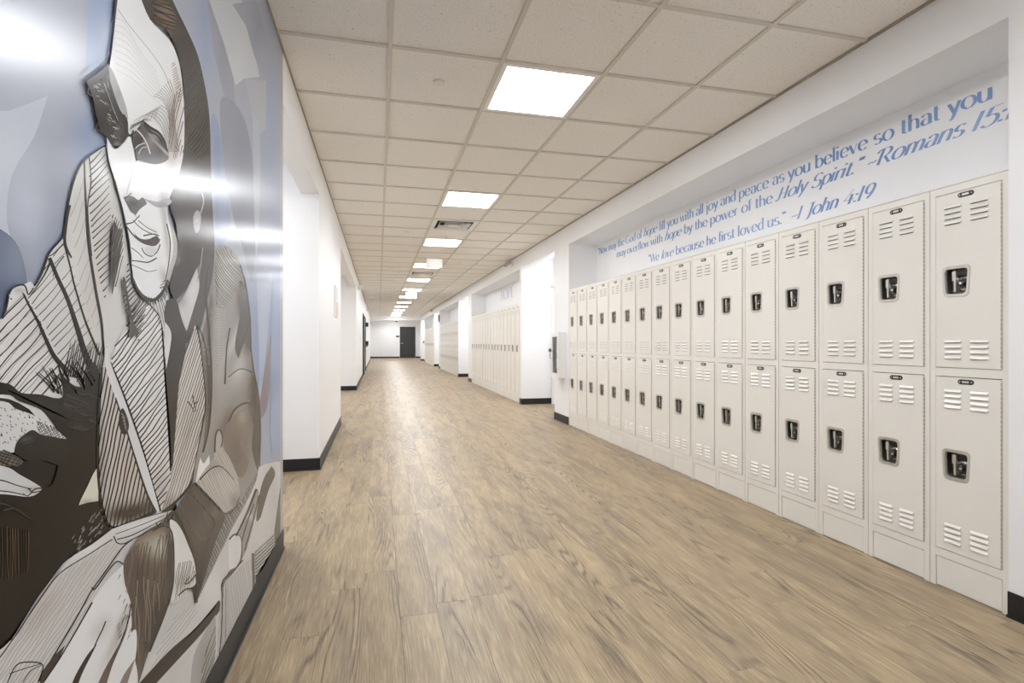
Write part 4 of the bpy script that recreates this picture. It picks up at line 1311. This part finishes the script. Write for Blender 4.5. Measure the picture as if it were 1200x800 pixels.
fill([(264, 498), (284, 478), (288, 490), (280, 520), (290, 540), (280, 560), (262, 528)], (126, 118, 110), [(276, 530, 8, 20, 0, (104, 96, 89), .6), (282, 488, 4, 8, 0, (160, 152, 144), .7)], step=6)
wb = fill([(227, 566, 1), (230, 548), (233, 536, 1), (237, 543), (243, 533, 1), (244, 542), (240, 552), (232, 562)], WH)
nb = fill([(249, 545), (250, 520), (252, 505), (256, 503), (259, 514), (256, 532), (252, 545)], (176, 168, 160), [(255, 512, 2, 6, 0, (206, 200, 193), .8)])
stroke([(250, 530), (251, 510), (255, 503), (259, 513), (256, 530)], 1.2, .8, INK)
fa = fill([(228, 565, 1), (238, 550), (248, 538), (258, 523, 1), (268, 538), (277, 560), (279, 582), (274, 594), (262, 600), (254, 597), (242, 582)], (186, 178, 168), [(262, 568, 14, 22, 0, (198, 190, 180), .7), (248, 546, 8, 8, -40, (160, 151, 142), .7), (274, 588, 6, 10, 0, (128, 119, 110), .7)], step=6)
hatch(fa, 62, 2.6, .4, (138, 129, 120)); stroke([(232, 562), (244, 550), (254, 546), (262, 550), (272, 562)], 1.2, .5, DK); stroke([(254, 598), (264, 602), (274, 595), (279, 582)], .8, .8, DK)
hatch([(262, 602), (280, 588), (302, 550), (300, 560), (270, 618), (232, 700), (230, 690), (250, 630)], 62, 3, .5, (66, 60, 55))
cu = fill([(225, 565, 1), (240, 580), (256, 597, 1), (262, 606), (250, 636), (238, 676), (228, 707, 1), (224, 690), (216, 664), (206, 640), (194, 612, 1), (204, 596)], (98, 90, 83), [(240, 610, 14, 24, 30, (112, 104, 96), .7), (232, 680, 8, 24, 10, (66, 60, 55), .9), (250, 600, 8, 8, 0, (120, 112, 104), .6)], step=7)
hatch(cu, 66, 2.8, .45, (72, 65, 60))
stroke([(226, 566), (241, 581), (258, 599)], 3.0, 2.4, INK); stroke([(219, 577), (234, 592), (249, 610)], .8, .6, INK)
stroke([(250, 612), (240, 640), (230, 690)], .6, .5, INK)

# ---- papers, shirt cuff and hand in front
pa = fill([(128, 620, 1), (150, 612), (176, 604), (200, 598, 1), (192, 610), (168, 622), (142, 646), (120, 682), (84, 744), (40, 812, 1), (-120, 980, 1), (-160, 900, 1), (-60, 800), (0, 758), (28, 722), (58, 682), (76, 656), (104, 638)], (198, 193, 187), [(40, 720, 14, 40, 40, (176, 164, 152), .7), (95, 660, 14, 30, 40, (186, 178, 170), .6), (100, 645, 30, 6, -30, (222, 219, 215), .8), (160, 615, 30, 5, -15, (222, 220, 216), .8), (20, 770, 14, 30, 40, (206, 200, 194), .6)])
hatch([(74, 668), (130, 630), (138, 648), (80, 742), (40, 800), (-20, 860), (-30, 800), (28, 730)], -56, 3.6, .5, (146, 138, 130), wob=.8)
for pl, a, b_ in (([(128, 632), (100, 650), (66, 672), (44, 700), (10, 750), (-20, 790)], .8, .8), ([(130, 628), (134, 636), (142, 637), (152, 632), (176, 620), (200, 606)], 1.0, .8), ([(134, 632), (152, 627), (178, 614), (196, 604)], .8, .7),
                  ([(132, 626), (160, 616), (190, 604)], .5, .5), ([(152, 632), (140, 642), (124, 664), (104, 692), (96, 706), (80, 734), (58, 770), (40, 800)], 1.4, 1.6), ([(141, 661), (134, 658), (124, 668), (108, 690), (104, 688)], 1.4, 1.2),
                  ([(40, 800), (46, 780), (30, 776), (14, 780), (4, 800)], 1.0, .8), ([(6, 790), (20, 785), (44, 778)], .6, .5), ([(22, 800), (32, 786), (44, 780)], .6, .5), ([(4, 752), (14, 745), (30, 720)], .6, .5)):
    P.up(.5); stroke(pl, a, b_, INK)
hc = fill([(196, 608, 1), (204, 612), (212, 624), (220, 642), (228, 664), (227, 684), (218, 690), (208, 702), (198, 708, 1), (197, 668), (198, 640)], (218, 215, 208), [(212, 680, 8, 14, 30, (150, 142, 134), .7), (200, 640, 4, 30, 0, (226, 224, 218), .6)])
hatch([(206, 660), (222, 656), (228, 676), (212, 698), (200, 706)], 100, 2.4, .5, (96, 89, 83))
stroke([(192, 608), (200, 600), (206, 606), (218, 634), (228, 664), (228, 706)], 3.6, 2.4, INK)
for pl in ([(228, 672), (220, 682), (214, 684), (220, 676)], [(226, 690), (216, 690), (206, 698)], [(178, 622), (186, 612), (196, 606)], [(182, 618), (190, 616), (200, 604)], [(180, 612), (186, 620), (194, 600)]):
    P.up(.5); stroke(pl, 1.3, .8, INK)
hd = fill([(149, 646), (160, 630), (176, 620), (188, 616), (196, 622), (200, 644), (199, 690), (192, 715), (182, 738), (172, 762), (160, 800, 1), (156, 812, 1), (150, 812, 1), (151, 776), (150, 742), (149, 712), (144, 690), (142, 664)], (112, 102, 94), [(176, 640, 16, 14, 0, (176, 166, 150), .85), (165, 690, 12, 40, 10, (92, 83, 76), .7), (186, 640, 8, 14, 0, (194, 186, 170), .7), (180, 730, 10, 30, 20, (70, 63, 57), .8), (196, 660, 4, 40, 0, (66, 60, 55), .8)], step=6)
hatch(hd, 97, 2.6, .6, (72, 64, 58), wob=1.0, keep=.75); hatch([(150, 690), (168, 660), (190, 690), (178, 740), (160, 790), (152, 760)], 88, 2.8, .5, (140, 130, 120), wob=1.0, keep=.6)
stroke([(176, 622), (190, 616), (199, 626), (201, 660), (199, 690), (190, 720), (172, 764)], 1.6, 2.0, INK)
fi = fill([(141, 662, 1), (142, 680), (146, 694, 1), (150, 708), (151, 730), (150, 742, 1), (156, 738), (157, 756), (155, 774, 1), (158, 790), (158, 812, 1), (40, 812, 1), (62, 778), (86, 740), (104, 706), (122, 680)], (224, 221, 216), [(112, 740, 14, 10, -55, (196, 190, 184), .6), (138, 735, 5, 20, 20, (150, 142, 134), .8), (128, 760, 5, 26, 28, (176, 169, 162), .6), (120, 728, 8, 8, 0, (200, 194, 188), .6)], step=6)
fill([(110, 754, 1), (104, 766), (92, 790), (84, 812, 1), (76, 812, 1), (84, 792), (98, 768)], (66, 60, 56))
fill([(72, 756, 1), (62, 778), (46, 800), (40, 812, 1), (44, 790), (56, 772)], (84, 77, 72))
fill([(147, 733, 1), (140, 752), (128, 780), (118, 812, 1), (106, 812, 1), (118, 786), (134, 758)], (118, 109, 101), [(130, 770, 4, 20, 25, (80, 73, 67), .6)])
fill([(155, 772, 1), (150, 788), (142, 812, 1), (132, 812, 1), (142, 790)], (132, 124, 116))
P.up()
for k in range(26):
    x, y = hr.uniform(136, 152), hr.uniform(672, 745)
    stroke([(x, y), (x - 3, y + 6)], .7, .3, (120, 112, 104), sm=False)
for pl in ([(104, 706), (96, 720), (82, 744), (64, 774), (46, 800)], [(120, 728), (116, 738), (110, 750), (104, 764)], [(150, 708), (146, 730), (138, 752)]):
    stroke(pl, 1.4, .9, INK)

# ---- shirt collar and tie
ct = fill([(168, 352, 1), (186, 348, 1), (192, 352), (196, 396), (191, 436), (189, 400), (184, 370)], (212, 210, 206), [(186, 370, 5, 20, 0, (170, 166, 162), .6)])
hatch(ct, 75, 3, .6, (120, 115, 110))
cr = fill([(206, 356, 1), (216, 340), (228, 314, 1), (231, 336), (224, 362), (216, 388, 1), (210, 374)], (196, 194, 190), [(224, 340, 5, 20, 15, (214, 212, 209), .7), (210, 352, 6, 10, 0, (140, 138, 138), .6)])
ti = fill([(192, 352, 1), (203, 348, 1), (208, 366), (215, 392, 1), (213, 420), (207, 450), (203, 500), (199, 552, 1), (196, 500), (193, 460), (190, 420), (194, 396), (189, 370)], (62, 58, 56), [(200, 380, 8, 30, 0, (76, 72, 70), .6), (200, 500, 4, 40, 0, (48, 44, 42), .7)])
fill([(190, 376, 1), (196, 384), (198, 398), (195, 420), (192, 434, 1), (190, 410)], (212, 210, 206))
stroke([(190, 376), (197, 386), (198, 400), (192, 434)], 1.0, .8, INK)

# ---- neck and shadow side of the head
hs = fill([(158, -12, 1), (172, 22), (190, 32), (200, 48), (207, 68), (212, 95), (213, 128), (208, 158), (212, 178), (202, 210), (196, 238), (203, 262), (205, 285), (200, 312), (196, 338), (203, 352, 1), (216, 338), (229, 312), (242, 305), (249, 290), (247, 250), (245, 200), (243, 138), (238, 102), (229, 64), (216, 34), (205, 12), (194, -12, 1)],
          (56, 52, 50), [(190, 14, 18, 30, -30, (128, 114, 102), .9), (208, 52, 8, 24, -20, (112, 100, 90), .7), (226, 90, 10, 40, 8, (58, 54, 52), .7), (216, 160, 6, 30, 8, (128, 120, 112), .6), (220, 240, 18, 40, 0, (78, 77, 82), .8), (210, 260, 5, 40, 5, (90, 88, 90), .6), (205, 300, 6, 26, 0, (126, 122, 120), .6), (238, 270, 5, 40, 0, (112, 112, 118), .5), (235, 160, 8, 40, 0, (52, 49, 48), .6)], step=6)  # grey-blue patches at cheek and neck paint in glare haze
hatch([(172, 4), (196, -2), (206, 16), (222, 50), (228, 70), (214, 80), (206, 62), (198, 44), (184, 28)], 22, 3.8, 1.6, (44, 38, 34), wob=1.3, taper=.5)
hatch([(214, 78), (230, 74), (238, 108), (242, 140), (243, 180), (226, 186), (214, 160), (216, 120)], -58, 3.4, .55, (104, 97, 91), wob=.4, bend=2)
er = fill([(224, 252), (229, 246), (233, 254), (231, 268), (227, 273), (224, 264)], (172, 170, 170), [(228, 258, 2, 6, 0, (200, 198, 196), .7)])
stroke([(234, 226), (236, 236), (232, 250), (226, 256)], 1.2, .8, (176, 176, 180))
stroke([(235, 290), (232, 312), (228, 330)], .9, .6, (150, 148, 148))
fill([(194, 262, 1), (199, 266), (204, 280), (204, 300), (198, 320), (194, 336, 1), (192, 318), (196, 300), (197, 282)], (176, 170, 164), [(200, 290, 3, 20, 0, (204, 199, 193), .8)])

# ---- face
fc = fill([(134, -12, 1), (131, 24), (127, 58), (124, 76, 1), (132, 98), (140, 120), (147, 158, 1), (140, 168), (130, 174), (121, 160, 1), (123, 186), (131, 212), (139, 240), (144, 262, 1), (148, 285), (151, 315), (156, 338), (168, 350), (180, 349), (189, 338), (195, 314), (200, 292), (197, 270), (193, 250), (196, 230), (206, 205), (212, 178), (213, 130), (209, 84), (204, 64), (195, 46), (172, 22), (158, -12, 1)],
          (228, 226, 222), [(204, 120, 7, 40, 5, (186, 172, 158), .7), (200, 165, 8, 24, 12, (196, 184, 172), .7), (190, 260, 3, 40, -6, (150, 146, 142), .75), (194, 215, 6, 30, 10, (170, 168, 170), .7), (160, 240, 12, 10, 0, (236, 235, 233), .6), (176, 270, 8, 4, 10, (206, 202, 198), .6), (190, 325, 5, 12, -20, (168, 162, 158), .7)], step=5)
for k in range(9):               # fine engraved contours on the forehead
    o = k * 7
    stroke([(128 + k * .6, 20 + o * 1.1), (142 + k * 1.4, 26 + o * 1.2), (160 + k * 2, 58 + o), (180 + k * 1.6, 84 + o * .8)], .3, .3, (190, 186, 182))
P.up()
stroke([(134, 10), (148, 30), (176, 64), (190, 86), (198, 108)], .5, .5, (160, 156, 152))
for k in range(9):
    stroke([(176 + k * 2.4, 112 - k * 2.4), (188 + k * 1.6, 118 - k), (195 + k * .8, 140), (194 + k * 1.6, 178)], .5, .6, (150, 142, 134))
hatch([(196, 120), (208, 100), (213, 130), (208, 158), (212, 178), (200, 190), (194, 170)], 102, 2.6, .7, (120, 104, 92), wob=.6, keep=.9)
hatch([(197, 74), (202, 72), (205, 86), (212, 110), (206, 120), (200, 96)], 140, 2.6, .6, (120, 110, 102), wob=.4)
P.up()
for k in range(40):              # stubble where hair meets brow
    x = hr.uniform(172, 194); y = 12 + (x - 168) * .8 + hr.uniform(-4, 6)
    stroke([(x, y), (x + 2, y + 2.5)], .9, .5, (112, 92, 78), sm=False)
for k in range(14):
    t = k / 13
    stroke([(200 + t * 12, 44 + t * 46), (206 + t * 10, 42 + t * 44), (214 + t * 9, 46 + t * 44)], 2.2, .5, (58, 50, 45))
stroke([(133, -8), (130, 20), (127, 24)], 2.2, .6, (70, 70, 74))
# chin, jaw and mouth
stroke([(152, 326), (158, 340), (168, 350), (178, 351), (187, 342), (193, 328)], 1.2, 1.2, INK, wmid=4.0)
hatch([(160, 344), (176, 350), (188, 340), (193, 326), (196, 336), (190, 350), (176, 358), (164, 354)], 70, 2.2, .8, (60, 55, 52), wob=.8)
hatch([(183, 336), (190, 326), (194, 332), (188, 344)], -20, 2.2, .6, (80, 75, 72), wob=.8)
fill([(152, 272, 1), (160, 279), (170, 280), (180, 276), (184, 282, 1), (178, 288), (166, 286), (158, 281)], (84, 78, 75), [(168, 281, 6, 3, 0, (52, 47, 45), .7)])
for pl, a, b_ in (([(142, 262), (148, 270), (155, 278), (164, 284), (176, 285), (184, 280)], 1.0, 1.4), ([(152, 258), (160, 266), (170, 272), (182, 276)], .6, .6), ([(158, 258), (168, 266), (180, 272)], .5, .5), ([(150, 305), (160, 306), (170, 307), (180, 302)], .7, 1.4),
                  ([(162, 290), (166, 297), (174, 300), (181, 294), (184, 286)], .6, .9), ([(150, 310), (160, 314), (170, 318), (180, 316)], .4, .4), ([(144, 262), (152, 260), (160, 252)], 1.2, .6), ([(150, 290), (158, 296), (164, 302)], .5, .4),
                  ([(164, 276), (176, 274), (183, 276)], 1.4, .8), ([(170, 282), (178, 280), (183, 284)], 1.4, .8), ([(130, 210), (136, 232), (142, 256), (147, 280), (150, 304)], .6, .6), ([(192, 262), (196, 284), (194, 310), (190, 330)], .9, .6)):
    P.up(.4); stroke(pl, a, b_, (66, 61, 58))
fill([(166, 290), (174, 288), (179, 292), (176, 299), (168, 298)], (214, 211, 207))
# nose
fill([(140, 231, 1), (146, 229), (152, 230), (158, 234), (163, 231), (168, 237, 1), (162, 242), (155, 251, 1), (149, 247), (145, 240)], (112, 110, 112), [(152, 238, 7, 5, 0, (82, 80, 82), .8)])
stroke([(168, 238), (160, 244), (154, 252)], 1.0, .6, (110, 106, 104)); stroke([(153, 195), (148, 212), (144, 228)], .5, .5, (190, 188, 186))
stroke([(150, 226), (146, 229), (142, 232)], .8, .5, DK)
fill([(164, 232, 1), (172, 238), (182, 243), (192, 242, 1), (198, 236), (192, 232), (180, 236)], (168, 167, 170), [(188, 240, 6, 3, 0, (130, 129, 132), .7)])
# spectacles: far lens
gl = fill([(122, 75, 1), (130, 95), (140, 119), (144, 134), (146, 157, 1), (140, 166), (134, 171), (127, 168, 1), (122, 158), (115, 152), (110, 140), (107, 122), (101, 106), (97, 95, 1), (108, 87)], (58, 55, 54), [(124, 95, 5, 14, 25, (150, 148, 148), .85), (134, 150, 7, 12, 0, (120, 118, 118), .7), (113, 110, 6, 14, 20, (44, 41, 40), .7), (132, 168, 6, 4, 0, (150, 148, 148), .6)], step=4)
P.up()
for k in range(30):
    t = hr.random(); x = 104 + t * 26 + hr.uniform(-4, 6); y = 92 + t * 66 + hr.uniform(-3, 3)
    stroke([(x, y), (x + 2.4, y + hr.uniform(-1, 3)), (x + 4, y + hr.uniform(0, 4))], hr.uniform(.5, 1.1), .4, hr.choice([(150, 146, 144), (176, 172, 170), (110, 106, 104)]))
for pl in ([(113, 92), (120, 108), (130, 134), (138, 150)], [(122, 92), (128, 112), (138, 136)], [(106, 96), (112, 92), (118, 96), (122, 108)]):
    stroke(pl, 1.2, .9, (30, 27, 26)); 
stroke([(117, 96), (126, 122), (136, 146)], .8, .5, (190, 187, 184))
for pl in ([(122, 75), (131, 97), (141, 121)], [(97, 95), (110, 86), (122, 75)], [(97, 95), (104, 112), (108, 132), (114, 152), (122, 160), (128, 168)], [(100, 100), (98, 108), (103, 112)], [(111, 142), (108, 150), (116, 155)]):
    P.up(.3); stroke(pl, 1.8, 1.4, (48, 45, 44))
stroke([(94, 90), (106, 80), (118, 70), (124, 60)], .8, .6, (120, 122, 130))
fill([(122, 76, 1), (128, 84), (142, 120), (146, 140, 1), (136, 128), (126, 100)], (166, 164, 163), [(134, 110, 3, 20, 20, (140, 138, 137), .5)])
stroke([(140, 134), (144, 142), (145, 156), (150, 158), (152, 152)], 2.6, 2.0, INK)
# spectacles: near lens and brow
gn = fill([(149, 156, 1), (154, 153), (160, 146), (162, 141, 1), (172, 148), (184, 156), (190, 168), (194, 186, 1), (188, 190), (178, 192), (166, 190), (156, 187, 1), (152, 172)], (110, 107, 106), [(158, 165, 7, 12, 20, (62, 58, 57), .9), (166, 185, 10, 6, 0, (90, 92, 100), .7), (176, 160, 6, 10, 30, (150, 147, 146), .8), (186, 172, 5, 12, 20, (84, 80, 78), .8)], step=4)
for pl, a, b_ in (([(162, 141), (172, 149), (182, 155), (189, 166), (194, 184)], 3.0, 2.0), ([(164, 145), (172, 154), (180, 158), (186, 166)], 2.2, 1.2), ([(150, 157), (156, 153), (160, 148)], 1.6, 1.2), ([(150, 158), (153, 170), (156, 188)], 1.4, 1.2)):
    P.up(.3); stroke(pl, a, b_, (44, 41, 40))
stroke([(154, 150), (162, 158), (168, 168), (172, 180)], 1.4, 1.0, (214, 211, 208))
stroke([(152, 176), (158, 170), (166, 167)], .9, .7, (206, 203, 200)); stroke([(158, 180), (162, 173), (168, 172)], .8, .5, (190, 187, 184))
P.up()
for k in range(12):
    x, y = 170 + k * 1.9, 156 + k * 1.9
    stroke([(x, y), (x + 3, y + 4), (x + 5, y + 9)], .8, .4, (196, 192, 188))
for k in range(8):
    stroke([(148 + k * 2, 152 - k * 1.4), (150 + k * 2.4, 146 - k), (152 + k * 3, 148 - k)], .7, .5, (130, 126, 122))
for k in range(6):
    stroke([(152 + k * 5, 142 - k * .6), (168 + k * 3, 134 - k * 2), (184 + k * 2, 146 - k * 3), (192 + k * 1.4, 170 - k * 3)], .4, .4, (170, 164, 158))
# collar shadow strokes at the jaw
hatch([(150, 334), (158, 346), (168, 354), (166, 372), (158, 400), (150, 388), (140, 352), (146, 300)], -50, 4.2, 1.6, (66, 60, 56), wob=.8, taper=.5)
fill([(139, 330), (142, 326), (146, 350), (152, 376), (158, 388), (156, 392), (146, 396, 1), (147, 372)], (96, 90, 86), [(146, 350, 3, 20, 0, (70, 65, 62), .6)])
fill([(128, 260), (134, 268), (139, 270), (136, 300), (130, 330), (126, 344), (125, 300)], (112, 106, 102), [(128, 300, 3, 30, 0, (74, 69, 66), .8)])
hatch([(127, 250), (138, 262), (140, 300), (130, 336), (126, 330)], -74, 2.8, 1.0, (60, 55, 51), wob=.6)

def print_material():
    m, nt, b = new_mat('glossy_mural_print')
    N, L = nt.nodes.new, nt.links.new
    at = N('ShaderNodeAttribute'); at.attribute_name = 'ink'
    L(at.outputs['Color'], b.inputs['Base Color'])
    b.inputs['Roughness'].default_value = 0.23
    b.inputs['Specular IOR Level'].default_value = 0.22
    b.inputs['Anisotropic'].default_value = 0.42
    tg = N('ShaderNodeTangent'); tg.direction_type = 'RADIAL'; tg.axis = 'Z'
    L(tg.outputs[0], b.inputs['Tangent'])
    geo = N('ShaderNodeNewGeometry')
    nz = N('ShaderNodeTexNoise'); nz.inputs['Scale'].default_value = 120; nz.inputs['Detail'].default_value = 2
    L(geo.outputs['Position'], nz.inputs['Vector'])
    bp = N('ShaderNodeBump'); bp.inputs['Strength'].default_value = 0.10; bp.inputs['Distance'].default_value = 0.001
    L(nz.outputs['Fac'], bp.inputs['Height']); L(bp.outputs['Normal'], b.inputs['Normal'])
    return m
M_PRINT = print_material()
me = bpy.data.meshes.new('mural')
# backing sheet with a real edge
bk_ = MB().box(XL + 0.0001, XM - 0.0001, YB + 0.02, L_OPEN[0][0] - 0.001, 0.103, ZC - 0.001)
nv = len(P.v)
me.from_pydata(P.v + bk_.v, [], P.f + [tuple(i + nv for i in f) for f in bk_.f])
ca = me.color_attributes.new('ink', 'FLOAT_COLOR', 'POINT')
flat = [k for c in P.c for k in c] + list(lin((168, 170, 178))) * len(bk_.v)
ca.data.foreach_set('color', flat)
me.materials.append(M_PRINT)
bm = bmesh.new(); bm.from_mesh(me)
bm.normal_update()
for f in bm.faces:
    if f.normal.x < 0 and all(v.co.x > XM - 0.00005 for v in f.verts):
        f.normal_flip()
bm.to_mesh(me); bm.free()
mu = link('wall_mural', me)
tag(mu, 'large glossy mural of a man in spectacles and pinstripe suit, leaning over papers', 'mural')
bpy.context.view_layer.update()
